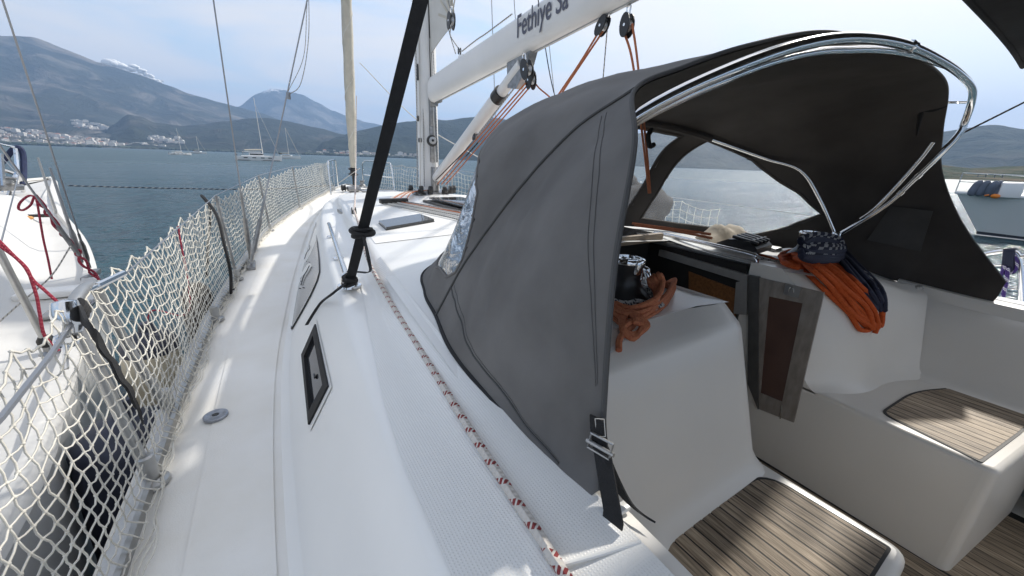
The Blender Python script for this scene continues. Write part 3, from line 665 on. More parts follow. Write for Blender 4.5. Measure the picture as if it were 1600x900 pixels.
    MB().tube(h, .038, 8).build('rail_cover', mat('blue_rail_cover', (.015, .025, .075), .7, var=.2, vscale=20), t)
    MB().tube([pr(-20, 222, 9.3), pr(0, 225, 9.3), pr(22, 230, 9.5)], .016, 6).build('pulpit_rail', M['chrome'], t)
    for pts in ([(14, 304, 9.2), (18, 290, 9.2), (27, 270, 9.3), (33, 282, 9.4), (37, 301, 9.5)], [(24, 232, 9.5), (27, 262, 9.4), (30, 272, 9.4)], [(-6, 262, 9.3), (24, 272, 9.3)], [(2, 240, 9.0), (6, 300, 9.0)]):
        MB().tube(cr([pr(*q) for q in pts], 4), .026, 6).build('pulpit_leg', M['chrome'], t)
    wl = MB().lathe(pr(16, 297, 9.1), [(.0, 0), (.14, 0), (.15, .06), (.09, .1), (.09, .16), (.12, .18), (0, .2)], 14); wl.build('windlass', M['darksteel'], t)
    # mast and forestay out of the picture, for the other viewpoints
    MB().tube([(cx, 4.4, 1.8), (cx, 4.4, 17)], .1, 12).build('mast', M['whitepaint'], t)
    for s in (.55,):
        MB().tube([V(-2.52, -3, 1.84), P(-2, 392, x=s0.x - .02), b1 + V(-.2, 0, 0), pr(-20, 222, 9.3)], .004, 5).build('lifeline', M['wire'], t)
    r0 = P(58, 306, z=1.9)
    # red ropes lashed along the lower shroud
    d0 = P(57, 308, y=3.92); d1 = P(152, 438, y=4.1)
    w = [d0.lerp(d1, i / 14) + V(rnd.uniform(-.015, .015), rnd.uniform(-.02, .02), rnd.uniform(-.015, .015)) for i in range(15)]
    rope('rope', w, .0085, M['ropered'], 'red rope lashed along the lower shroud of the neighbouring yacht')
    w = [d0.lerp(d1, i / 12) + V(.015 * math.sin(i * 2.2), 0, .015 * math.cos(i * 2.2)) for i in range(13)]
    rope('rope', w, .008, M['ropered'], 'second red rope twisted around the lashing on the neighbouring shroud')
    lp = [P(*q, y=3.95) for q in ((57, 308), (45, 306), (32, 316), (29, 326), (37, 328), (48, 320), (53, 309), (57, 312), (62, 340), (68, 375), (75, 405), (81, 436))]
    rope('rope', lp, .0068, M['ropered'], 'red rope end with a loop hanging from the knot on the neighbouring shroud')
    lp = [P(*q, y=2.6) for q in ((-20, 360), (0, 378), (20, 398), (38, 416), (52, 438), (68, 452), (90, 472))]
    rope('rope', lp, .0068, M['ropered'], 'red rope sagging from the left picture edge down to the neighbouring gunwale')
    lp = [P(*q, y=2.62) for q in ((-20, 364), (0, 384), (24, 402), (42, 420), (50, 440), (58, 466), (62, 490), (70, 525), (92, 548))]
    rope('rope', lp, .0068, M['ropered'], 'red rope forking downwards beside the grey stanchion of the neighbouring yacht')
    lp = [P(*q, y=3.4) for q in ((110, 385), (85, 425), (60, 450), (30, 475), (0, 502))]
    rope('rope', lp, .0045, M['ropegrey'], 'thin grey line across the neighbouring side deck')
    p = P(19, 340, z=1.60); mb = MB().ball(p, .075, (1.35, .8, .45), 14, 9, .06); mb.ball(p + V(.10, -.02, -.005), .045, (1.5, .7, .5), 10, 7, .05)
    tag(mb.build('pouch', [M['tan']], loc=p), 'tan pouch lying on the neighbouring side deck', 'pouch')
    p = P(55, 337, z=1.60); mb = MB().bbox(p, (.20, .05, .03), .012); mb.bbox(p + V(.09, -.02, 0), (.09, .06, .035), .012); mb.bbox(p + V(-.08, .01, .004), (.05, .07, .03), .01)
    tag(mb.build('glasses_case', M['black'], loc=p), 'black glasses case lying beside the tan pouch', 'case')
neighbour()
def fenders():
    def fender(p, L, r, m, capm, label, tilt=(0, 0, 1), ball=False):
        t = thing('fender', label, 'fender', p)
        prof = [(0, 0), (r * .5, .01), (r * .9, r * .5), (r, r), (r, L - r), (r * .9, L - r * .5), (r * .5, L - .02), (.03, L)]
        MB().lathe(p, prof, 20, tilt).build('body', m, t)
        a = Vector(tilt).normalized()
        MB().lathe(Vector(p) + a * (L - r * .55), [(r * .97, -.10), (r * .98, 0), (r * .78, r * .35), (r * .4, r * .52), (.035, r * .6), (.03, r * .95), (0, r * .98)], 20, tilt).build('end_cap', capm, t)
        MB().lathe(Vector(p) - a * .005, [(0, -.06), (.03, -.055), (.035, 0), (r * .55, .012), (r * .93, r * .5), (r * .97, r * .6)], 20, tilt).build('end_cap', capm, t)
        return t
    f = [((-2.40, 2.62, .80), .62, .125, M['cream'], M['navy'], 'cream fender with dark blue ends hanging outside the net', (.05, 0, 1)),
         ((-2.385, 1.95, .30), .98, .185, M['navy'], M['navy'], 'fat dark blue fender between the hulls, behind the gate posts', (.02, .06, 1)),
         ((-2.355, 1.20, .10), .98, .175, M['black'], M['black'], 'big black fender nearest the camera squeezed between the two hulls', (.0, .05, 1))]
    for p, L, r, m, cm, lab, tl in f:
        n = fender(V(*p), L, r, m, cm, lab, tl)
        top = V(*p) + Vector(tl).normalized() * L
        if m is M['cream']: rope('rope', [top, top + V(.05, -.02, .12), V(-2.17, p[1] - .04, 1.52), V(-2.13, p[1] - .05, 1.98)], .004, M['ropered'] if m is M['cream'] else M['webbing'], {0: 'red lanyard holding the cream fender', 1: 'black lanyard holding the dark blue fender', 2: 'black lanyard holding the big black fender'}[[q[2] for q in f].index(r)])
    t = thing('fender', 'slim dark brown covered fender hanging outside the net under the black strap', 'fender', (-2.30, 3.55, .75))
    MB().lathe((-2.30, 3.55, .75), [(0, 0), (.06, .01), (.09, .06), (.095, .12), (.095, .55), (.08, .62), (.04, .66), (0, .67)], 16, (.06, 0, 1)).build('cover', M['dkbrown'], t)
fenders()
# ================================================================== our yacht
YT = thing('sailing_yacht', 'white sailing yacht we stand on, with its deck, coachroof, cockpit and mast', 'yacht', (0, 3, 0))
# section table: y | W zs | xb zb | xt zt | xi zi | xk zk | zc
SEC = [(-3.2, 2.08, 1.36, 1.76, 1.365, 1.60, 1.79, 1.50, 1.80, 1.38, 1.80, 1.80),
       (-1.0, 2.15, 1.36, 1.79, 1.365, 1.605, 1.80, 1.50, 1.81, 1.38, 1.815, 1.82),
       (.2, 2.165, 1.362, 1.79, 1.366, 1.607, 1.80, 1.50, 1.812, 1.385, 1.82, 1.83),
       (.6, 2.165, 1.364, 1.79, 1.367, 1.60, 1.80, 1.49, 1.815, 1.38, 1.845, 1.87),
       (1.0, 2.165, 1.366, 1.79, 1.369, 1.577, 1.80, 1.47, 1.82, 1.37, 1.875, 1.895),
       (1.5, 2.155, 1.37, 1.778, 1.373, 1.541, 1.80, 1.42, 1.822, 1.345, 1.90, 1.93),
       (2.0, 2.14, 1.375, 1.748, 1.378, 1.51, 1.80, 1.37, 1.82, 1.305, 1.905, 1.955),
       (2.6, 2.105, 1.39, 1.68, 1.393, 1.46, 1.80, 1.29, 1.82, 1.25, 1.905, 1.97),
       (3.3, 2.03, 1.42, 1.585, 1.423, 1.39, 1.80, 1.22, 1.82, 1.19, 1.90, 1.97),
       (4.0, 1.945, 1.44, 1.48, 1.443, 1.31, 1.798, 1.14, 1.815, 1.11, 1.89, 1.965),
       (5.0, 1.805, 1.47, 1.32, 1.473, 1.17, 1.78, 1.03, 1.80, 1.00, 1.86, 1.93),
       (6.0, 1.565, 1.50, 1.13, 1.503, 1.00, 1.735, .87, 1.76, .84, 1.80, 1.86),
       (7.0, 1.265, 1.54, .88, 1.543, .78, 1.69, .66, 1.71, .63, 1.735, 1.78),
       (8.0, .93, 1.585, .58, 1.588, .50, 1.645, .40, 1.66, .37, 1.67, 1.70),
       (8.6, .70, 1.61, .34, 1.613, .29, 1.625, .2, 1.63, .15, 1.635, 1.645)]
def sec(y):
    for i in range(len(SEC) - 1):
        if y <= SEC[i + 1][0] or i == len(SEC) - 2:
            b, c = SEC[i], SEC[i + 1]; a = SEC[i - 1] if i else b; d = SEC[i + 2] if i + 2 < len(SEC) else c
            t = (y - b[0]) / (c[0] - b[0]); out = []
            for k in range(1, 12):
                m0 = (c[k] - a[k]) / max(1e-6, c[0] - a[0]) * (c[0] - b[0]); m1 = (d[k] - b[k]) / max(1e-6, d[0] - b[0]) * (c[0] - b[0])
                out.append((2 * t ** 3 - 3 * t * t + 1) * b[k] + (t ** 3 - 2 * t * t + t) * m0 + (-2 * t ** 3 + 3 * t * t) * c[k] + (t ** 3 - t * t) * m1)
            return out
def deck_edge(y):
    if y <= 8.6: s = sec(y); return s[0], s[1]
    t = (y - 8.6) / 1.6
    return max(0.02, .70 - .44 * t - .24 * t * t), 1.61 + .06 * t
def stb_drop(y): return 0.065 * max(0.0, min(1, (3.0 - y) / 2.0))
def roof_pts(y, side=-1, upto=5):
    W_, zs, xb, zb, xt, zt, xi, zi, xk, zk, zc = sec(y)
    dz = stb_drop(y) if side > 0 else 0
    ctrl = [(xb, zb), (xt, zt - dz), (xi, zi - dz), (xk, zk - dz), (0.0, zc - dz * .0)][:upto]
    out = [V(side * (xb + .03), y, zb - .001), V(side * (xb - .004), y, zb + .012)]
    for i in range(1, len(ctrl)):
        p, q = Vector((ctrl[i - 1][0], ctrl[i - 1][1])), Vector((ctrl[i][0], ctrl[i][1])); L = (q - p).length
        f0 = min(.35, .02 / max(L, 1e-4)); 
        for k in (f0, .5, 1 - f0): w = p.lerp(q, k); out.append(V(side * w.x, y, w.y))
    if upto == 5:
        for k in (.35, .7):  # camber
            pass
        out.append(V(0, y, zc))
    return out
YS_ALL = [-3.2 + .2 * i for i in range(60) if -3.2 + .2 * i <= 8.61]
def hull_and_deck():
    ys = YS_ALL + [8.8, 9.0, 9.3, 9.6, 9.9, 10.1, 10.2]
    mb = MB()
    for s in (-1, 1):
        rows = []
        for y in ys:
            w, z = deck_edge(y); fl = .10 + .35 * max(0, (y - 6) / 4) ** 1.5 * .6
            rows.append([V(s * max(.01, w + .01 - fl * k ** 1.3 * (w / (w + .3))), y - .45 * k * max(0, (y - 8) / 2.2), (z - .02) * (1 - k) - .4 * k) for k in (0, .2, .4, .7, 1)])
        mb.grid(rows, flip=(s < 0))
    mb.build('hull', M['hullpaint'], YT)
    mb = MB()
    for s in (-1, 1):
        rows = []
        for y in ys:
            w, z = deck_edge(y)
            if y <= 8.6: xb, zb = sec(y)[2], sec(y)[3]
            else: xb, zb = 0.0, z + .02
            xb = min(xb, w)
            rows.append([V(s * w, y, z)] + [V(s * (w + (xb - w) * k), y, z + (zb - z) * k + .004 * math.sin(k * math.pi)) for k in (.06, .3, .6, .9, 1.0)])
        mb.grid(rows, flip=(s > 0))
    rows = [[V(-.36, 8.55, 1.613), V(0, 8.55, 1.646), V(.36, 8.55, 1.613)], [V(-.34, 8.62, 1.62), V(0, 8.62, 1.645), V(.34, 8.62, 1.62)]]
    mb.grid(rows); mb.build('deck', M['deck'], YT)
    for s in (-1, 1):
        rows = []
        for y in ys:
            w, z = deck_edge(y); o = s * (w + .005)
            rows.append([V(o - s * .022, y, z - .01), V(o - s * .022, y, z + .034), V(o - s * .012, y, z + .042), V(o + s * .02, y, z + .040), V(o + s * .034, y, z + .028), V(o + s * .036, y, z - .03), V(o, y, z - .045)])
        MB().grid(rows, flip=(s > 0)).build('toe_rail', M['alu'], YT)
hull_and_deck()
YC = .62     # aft end of the coachroof pods
def coachroof():
    mb = MB(); ys = [1.5 + .1 * i for i in range(72)]; ys = [y for y in ys if y <= 8.6]
    for s in (-1, 1):
        mb.grid([roof_pts(y, s) for y in ys], flip=(s > 0))
        ys2 = [-3.2 + .2 * i for i in range(20) if -3.2 + .2 * i < .55] + [.62, .7, .8, .9, 1.0, 1.1, 1.2, 1.3, 1.4, 1.5]
        mb.grid([roof_pts(y, s, 4) for y in ys2], flip=(s > 0))
        # pod tops inboard of the hood line
        rows = []
        for y in (.60, .66, .72, .8, .9, 1.0, 1.1, 1.2, 1.35, 1.5):
            S = sec(y); dz = stb_drop(y) if s > 0 else 0
            x1 = -.37 if s < 0 else -.36
            zi = 1.885 + (S[9] + (S[10] - S[9]) * (1 - .37 / S[8]) - 1.885) * max(0, (y - 1.0) / .5)
            rows.append([V(s * (S[8] * (1 - k) + abs(x1) * k), y, (S[9] - dz) * (1 - k) + zi * k + .012 * math.sin(k * math.pi)) for k in (-.03, 0.0, .12, .3, .6, .85, 1)])
        # start of the top follows the curved after edge of the pod
        rows2 = []
        for r in rows[2:]: rows2.append(r)
        first = []
        for q in rows[2]:
            xx = abs(q.x); yt = pod_top_y(xx); first.append(V(q.x, yt, pod_top_z(xx, s)))
        mb.grid([first] + [[q for q in r] for r in rows2[1:]], flip=(s > 0))
    mb.build('coachroof', M['gelcoat'], YT, angle=50)
def pod_top_y(x):  # after edge of the pod top, x measured outboard from the centreline
    return interp([(.36, .675), (.6, .72), (.85, .70), (1.04, .625), (1.2, .55), (1.4, .5)], x)
def pod_top_z(x, s):
    dz = .065 if s > 0 else 0
    if s > 0: return interp([(.36, 1.895), (.6, 1.885), (.8, 1.835), (1.0, 1.775), (1.2, 1.742), (1.4, 1.738)], x)
    return interp([(.36, 1.895), (.8, 1.893), (1.0, 1.875), (1.2, 1.838), (1.4, 1.815)], x)
def pod_crease(x):
    return 1.842 - 4.2 * max(0, x - .92) ** 2 - .12 * max(0, .5 - x)
def pod_face(s, nu=26):
    """after face of the coachroof beside the companionway: lower facet, crease, upper bevel"""
    xw = lambda z: 1.02 + (z - 1.352) * .62
    rows = []
    for t in [0, .02, .05, .1, .2, .35, .5, .65, .78, .82, .86, .9, .95, 1.0]:
        row = []
        for i in range(nu + 1):
            u = i / nu; x0 = .37 if s < 0 else .36
            # solve the height first from a provisional x
            xg = 1.05 * (1 - u) + x0 * u; zc = min(pod_crease(xg), pod_top_z(xg, s) - .035)
            tb = .80
            if t <= tb: z = 1.343 + (zc - 1.343) * (t / tb); y = .45 + .30 * (z - 1.352)
            else:
                k = (t - tb) / (1 - tb); z = zc + (max(zc, pod_top_z(xg * 1.0, s)) - zc) * k ; yc = .45 + .30 * (zc - 1.352); y = yc + (pod_top_y(xg) - yc) * k
            x = xw(min(z, 1.80)) * (1 - u) + x0 * u
            if t < .1: y -= .05 * (1 - t / .1) ** 2           # fillet on to the seat
            uf = .22 if s < 0 else .50
            if u < uf: y -= (.06 if s < 0 else .11) * (1 - u / uf) ** 2           # fillet on to the cockpit side
            if s < 0 and u > .93: y += .025 * ((u - .93) / .07) ** 2
            if s > 0 and u > .45: y += .15 * ((u - .45) / .55) ** 2.4
            row.append(V(s * x, y, z))
        rows.append(row)
    return rows
coachroof()
def cockpit():
    mb = MB()
    for s in (-1, 1):
        rows = pod_face(s); mb.grid(rows, flip=(s > 0))
        # fore-and-aft wall of the pod along the companionway
        edge = [r[-1] for r in rows]; x0 = edge[0].x
        mb.grid([[q, V(x0, .97, q.z)] for q in edge], flip=(s < 0))
        mb.grid([[V(x0, .40, .85), V(x0, .97, .85)], [V(x0, .40, 1.352), V(x0, .97, 1.352)]], flip=(s < 0))
        dz = .065 if s > 0 else 0
        # cockpit side: coaming edge, slanting back, fillet
        rows = []
        for y in [-3.2, -2.4, -1.6, -.8, -.3, 0, .15, .3, .42, .52, .6]:
            S = sec(y); zt = S[9] - dz; xk = S[8]
            pr = [(xk, zt), (xk - .04, zt + .001), (xk - .075, zt - .006), (xk - .088, zt - .025), (xk - .10, zt - .06), (1.22, 1.66), (1.14, 1.54), (1.06, 1.42), (1.035, 1.375), (1.0, 1.357), (.95, 1.346)]
            rows.append([V(s * a, y, b) for a, b in pr])
        mb.grid(rows, flip=(s > 0))
    mb.build('cockpit_side', M['cockpit'], YT, angle=35)
    # seats
    def rounded(poly, r, n=5):
        out = []; m = len(poly)
        for i in range(m):
            p = Vector(poly[i]); a = Vector(poly[i - 1]) - p; b = Vector(poly[(i + 1) % m]) - p
            rr = r[i] if isinstance(r, (list, tuple)) else r; rr = min(rr, a.length * .45, b.length * .45)
            p0 = p + a.normalized() * rr; p1 = p + b.normalized() * rr
            for k in range(n + 1):
                t = k / n; out.append(p0 * (1 - t) ** 2 + p * 2 * t * (1 - t) + p1 * t * t)
        return out
    def moulding(poly, z0, z1, rad, seg=5):
        """block with a rolled top edge"""
        n = len(poly); cen = sum((Vector(p) for p in poly), Vector((0, 0))) / n; rings = [[V(p[0], p[1], z0) for p in poly]]
        nor = []
        for i in range(n):
            e = Vector(poly[(i + 1) % n]) - Vector(poly[i - 1]); q = Vector((e.y, -e.x)).normalized(); nor.append(q)
        for k in range(seg + 1):
            a = k / seg * math.pi / 2
            rings.append([V(p[0] - nor[i].x * rad * (1 - math.cos(a)), p[1] - nor[i].y * rad * (1 - math.cos(a)), z1 - rad + rad * math.sin(a)) for i, p in enumerate(poly)])
        m = MB(); m.grid([r + [r[0]] for r in rings]); cc = sum(rings[-1], V(0, 0, 0)) / n; m.add(rings[-1] + [cc], [(i, (i + 1) % n, n) for i in range(n)]); return m
    def planks(parent, poly, z, w, gap, th=.006, off=0.0):
        xs = [p[0] for p in poly]; x = min(xs) + off; n = len(poly)
        def span(xx):
            ys = []
            for i in range(n):
                a, b = poly[i], poly[(i + 1) % n]
                if (a[0] - xx) * (b[0] - xx) < 0: t = (xx - a[0]) / (b[0] - a[0]); ys.append(a[1] + t * (b[1] - a[1]))
            return (min(ys), max(ys)) if len(ys) >= 2 else None
        while x < max(xs) - .006:
            a, b = max(x, min(xs)) + gap / 2, min(x + w, max(xs)) - gap / 2; x += w
            if b - a < .006: continue
            st = [a + (b - a) * k / 4 for k in range(5)]; sp = [span(min(max(q, min(xs) + .002), max(xs) - .002)) for q in st]
            if None in sp: continue
            out = [V(q, s_[1], z) for q, s_ in zip(st, sp)] + [V(q, s_[0], z) for q, s_ in reversed(list(zip(st, sp)))]
            m = MB(); hh = th * rnd.uniform(1.0, 1.06)
            m.prism(out[::-1], (0, 0, hh)); m.build('plank', M['teak'], parent, smooth=False)
    # port seat block
    po = [(-.348, .055), (-.348, .47), (-1.05, .47), (-1.05, .02)]
    blk = rounded([Vector(p) for p in po], [.05, .01, .01, .05]); m = moulding([tuple(p) for p in blk], .85, 1.352, .022)
    seat = m.build('seat', M['cockpit'], YT, angle=60)
    teak = rounded([Vector(p) for p in [(-.392, .095), (-.405, .415), (-.99, .425), (-.99, .085)]], [.012, .09, .10, .03], 6)
    big = rounded([Vector(p) for p in [(-.384, .087), (-.397, .425), (-1.0, .435), (-1.0, .077)]], [.012, .095, .105, .03], 6)
    MB().prism([V(p.x, p.y, 1.3485) for p in big][::-1], (0, 0, .0065)).build('caulking', M['caulk'], seat, smooth=False)
    planks(seat, [tuple(p) for p in teak], 1.3492, .0445, .0056, .0066)
    so = [(.347, -.020), (.80, -.075), (1.05, -.105), (1.05, .75), (.362, .75)]
    blk = rounded([Vector(p) for p in so], [.035, .01, .01, .01, .01]); blk = [tuple(p) for p in blk][::-1]
    m = moulding([p for p in blk[::-1]], .85, 1.352, .022); seat = m.build('seat', M['cockpit'], YT, angle=60)
    teak = rounded([Vector(p) for p in [(.372, .035), (.76, -.012), (1.0, -.035), (1.06, .20), (.80, .305), (.43, .325)]], [.012, .01, .01, .05, .12, .05], 6)
    big = rounded([Vector(p) for p in [(.363, .026), (.76, -.021), (1.01, -.044), (1.07, .205), (.80, .315), (.425, .335)]], [.012, .01, .01, .05, .12, .05], 6)
    MB().prism([V(p.x, p.y, 1.3485) for p in big], (0, 0, .0065)).build('caulking', M['caulk'], seat, smooth=False)
    planks(seat, [tuple(p) for p in teak], 1.3492, .0445, .0056, .0066)
    # footwell floor
    fl = MB().box((0, -1.0, .82), (2.5, 4.0, .06)).build('cockpit_floor', M['cockpit'], YT)
    MB().box((.0, -1.0, .8495), (2.1, 3.8, .006)).build('caulking', M['caulk'], fl)
    planks(fl, [(-.37, -1.6), (.345, -1.6), (.345, .9), (-.37, .9)], .8472, .0445, .0042, .006)
    planks(fl, [(.352, -1.6), (1.0, -1.6), (1.0, .1), (.352, .1)], .8472, .0445, .0042, .006)
    # after part of the cockpit behind the viewer
    mb = MB(); mb.box((0, -3.2, 1.35), (4.1, .1, .95)); mb.box((-1.15, -1.7, 1.12), (.5, 3.0, .46)); mb.box((1.22, -1.7, 1.12), (.36, 3.0, .46)); mb.build('after_benches', M['cockpit'], YT)
cockpit()

def companionway():
    # cabin below, its lack of light painted as near-black walls
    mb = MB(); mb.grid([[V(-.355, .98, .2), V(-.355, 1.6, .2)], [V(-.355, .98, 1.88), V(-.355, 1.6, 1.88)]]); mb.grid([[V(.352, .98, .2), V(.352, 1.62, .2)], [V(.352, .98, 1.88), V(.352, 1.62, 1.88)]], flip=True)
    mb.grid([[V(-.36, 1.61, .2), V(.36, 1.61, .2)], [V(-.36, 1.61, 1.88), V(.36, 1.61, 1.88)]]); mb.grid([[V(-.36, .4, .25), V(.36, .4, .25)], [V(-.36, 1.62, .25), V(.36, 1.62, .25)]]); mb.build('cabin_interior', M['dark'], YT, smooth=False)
    # sloping slide rail of the hatch on the starboard side, its jamb, and the wood seen below it
    a, b = P(1030, 390, x=.33), P(1168, 430, x=.33); d = V(0, 0, -1)
    rail = MB(); h0, h1 = .040, .042
    rail.prism([a, b, b + d * h1, a + d * h0], (.018, 0, 0)); r = rail.build('hatch_rail', M['greyframe'], YT, smooth=False)
    for k in (.25, .55, .85):
        MB().lathe(a.lerp(b, k) + d * .02 + V(.001, 0, 0), [(.004, 0), (.0035, .002), (0, .0025)], 8, (-1, 0, 0)).build('screw', M['darksteel'], r)
    MB().prism([P(1150, 441, x=.331), P(1167, 437, x=.331), P(1166, 492, x=.331), P(1146, 490, x=.331)], (.016, 0, 0)).build('jamb', M['greyframe'], YT, smooth=False)
    MB().prism([P(1076, 424, x=.345), P(1150, 452, x=.345), P(1148, 500, x=.345), P(1076, 476, x=.345)], (.006, 0, 0)).build('wood_panel', M['wood'], YT, smooth=False)
    MB().prism([P(1169, 430, x=.335), P(1185, 433, x=.335), P(1184, 640, x=.335), P(1168, 600, x=.335)], (.022, 0, 0)).build('hinge_post', mat('dark_grey_frame', (.09, .088, .083), .5, .2, var=.15, vscale=20), YT, smooth=False)
    # sliding hatch, pushed forward
    g = MB().bbox((-.02, 2.02, 1.925), (.78, .95, .04), .012); h = g.build('sliding_hatch', M['smoke'], YT)
    MB().bbox((-.02, 1.545, 1.925), (.80, .03, .055), .006).build('hatch_edge', mat('pale_wood_trim', (.33, .26, .19), .5, var=.2, vscale=20, stretch=(1, 6, 6)), h)
    for s in (-1, 1): MB().bbox((-.02 + s * .415, 1.75, 1.886), (.04, 1.55, .022), .005).build('slide', M['greyframe'], h)
    FR = mat('weathered_door_frame', (.27, .24, .21), .5, .1, var=.2, vscale=14, stretch=(1, 3, 1))
    # the little door folded back against the wall
    X = .345; Q = lambda u, v, x=X: P(u, v, x=x)
    o = [Q(1185, 433), Q(1288, 457), Q(1240, 661), Q(1186, 640)]; i = [Q(1201, 463), Q(1254, 474), Q(1222, 628), Q(1188, 614)]
    dr = MB().prism([Q(1199, 459, .350), Q(1257, 470, .350), Q(1224, 632, .350), Q(1186, 618, .350)], (.006, 0, 0)).build('companionway_door', M['brownacrylic'], YT, smooth=False)
    for k in range(4):
        n = (k + 1) % 4
        MB().prism([o[k] + (i[k] - o[k]) * .02, o[n] + (i[n] - o[n]) * .02, i[n], i[k]], (.010 + .001 * (k % 2), 0, 0)).build('frame', FR, dr, smooth=False)
    MB().prism([Q(1227, 444, .338), Q(1252, 450, .338), Q(1247, 466, .338), Q(1224, 460, .338)], (.008, 0, 0)).build('latch', M['alu'], dr, smooth=False)
    MB().tube([Q(1222, 632, .340), Q(1219, 654, .340)], .004, 6).build('bolt', M['chrome'], dr)
    MB().tube(cr([Q(1232, 455, .337), Q(1234, 450, .334), Q(1239, 450, .334), Q(1240, 457, .337)], 3), .0022, 6).build('latch_ring', M['chrome'], dr)
companionway()

def side_pt(u, v):
    """photo pixel -> (y, t) on the sloping coachroof side (port)"""
    d = RM @ Vector(((u - 800) / 600.0, -(v - 450) / 600.0, -1.0)); prev = None
    def f(k):
        p = EYE + d * k; S = sec(min(max(p.y, -3), 8.5)); t = (p.z - S[3]) / (S[5] - S[3])
        return p, -(S[2] + (S[4] - S[2]) * t) - p.x, t
    k = .3
    lo = .3; flo = f(lo)[1]
    while k < 9:
        k += .01; q = f(k)
        if q[1] * flo < 0:
            a, b = k - .01, k
            for _ in range(25):
                m = (a + b) / 2
                if f(m)[1] * flo < 0: b = m
                else: a = m
            p, e, t = f(a); return p.y, t
    raise ValueError((u, v))
def on_side(y, t, off=0.0):
    S = sec(y); p = V(-(S[2] + (S[4] - S[2]) * t), y, S[3] + (S[5] - S[3]) * t)
    n = V(-(S[5] - S[3]), 0, (S[2] - S[4])).normalized()
    return p + n * off
def windows():
    def px(poly, off): return [on_side(*side_pt(*q), off) for q in poly]
    # small opening window: frame, pane, recess
    o = [(474, 555), (495, 507), (516, 604), (486, 664)]; i = [(479, 558), (493, 525), (509, 602), (488, 642)]
    O, I = px(o, .010), px(i, .012); Ob = px(o, -.004)
    mb = MB(); mb.add(Ob + O + I, [(k, (k + 1) % 4, 4 + (k + 1) % 4, 4 + k) for k in range(4)] + [(4 + k, 4 + (k + 1) % 4, 8 + (k + 1) % 4, 8 + k) for k in range(4)])
    I2 = px(i, -.012); mb.add(I + I2, [(k, (k + 1) % 4, 4 + (k + 1) % 4, 4 + k) for k in range(4)])
    w = mb.build('side_window', mat('charcoal_frame', (.018, .018, .019), .6, spec=.25), YT, smooth=False)
    MB().add(px(i, .001), [(0, 1, 2, 3)]).build('pane', M['smoke'], w, smooth=False)
    MB().bbox(on_side(*side_pt(494, 588), .006), (.007, .03, .009), .003).build('catch', M['black'], w)
    rim = [(470, 556), (495, 498), (520, 605), (486, 674)]
    R, R2 = px(rim, .0035), px(o, .0035)
    MB().add(R + R2, [(k, (k + 1) % 4, 4 + (k + 1) % 4, 4 + k) for k in range(4)]).build('rim', M['gelcoat'], w, smooth=False)
    # long fixed window
    lf = [(457, 514), (458, 492), (460, 466), (464, 440), (467, 408), (474, 386), (483, 364), (494, 348)]
    rt = [(457.6, 514.5), (474, 486), (487, 462), (497, 440), (501, 425), (500, 405), (497, 380), (494.5, 348.3)]
    rows = []; sk = []
    for a, b in zip(lf, rt):
        A, B = side_pt(*a), side_pt(*b)
        rows.append([on_side(A[0] + (B[0] - A[0]) * k / 4, A[1] + (B[1] - A[1]) * k / 4, .006) for k in range(5)])
        sk.append(((A[0], A[1]), (B[0], B[1])))
    mb = MB().grid(rows); w = mb.build('side_window', M['smokegrey'], YT)
    e = [on_side(*side_pt(*q), .007) for q in lf + rt[::-1]]
    MB().tube(e, .0028, 5, closed=True).build('seal', M['black'], w)
    for (u, v) in ((477, 410), (480, 397), (484, 386)): pass
    # two dark hinge marks on the long pane
    for pts in (((478, 405), (481, 396), (486, 389), (486, 384)), ((473, 446), (477, 432), (482, 424), (486, 416))):
        c = [on_side(*side_pt(*q), .011) for q in pts]; MB().tube(cr(c, 3), .0032, 6).build('hinge', M['black'], w)
        for q in pts[:1]:
            for du, dv in ((-3, 5), (3, 4), (-1, -6)): MB().ball(on_side(*side_pt(q[0] + du, q[1] + dv), .009), .004, nu=8, nv=6).build('screw', M['black'], w)
windows()

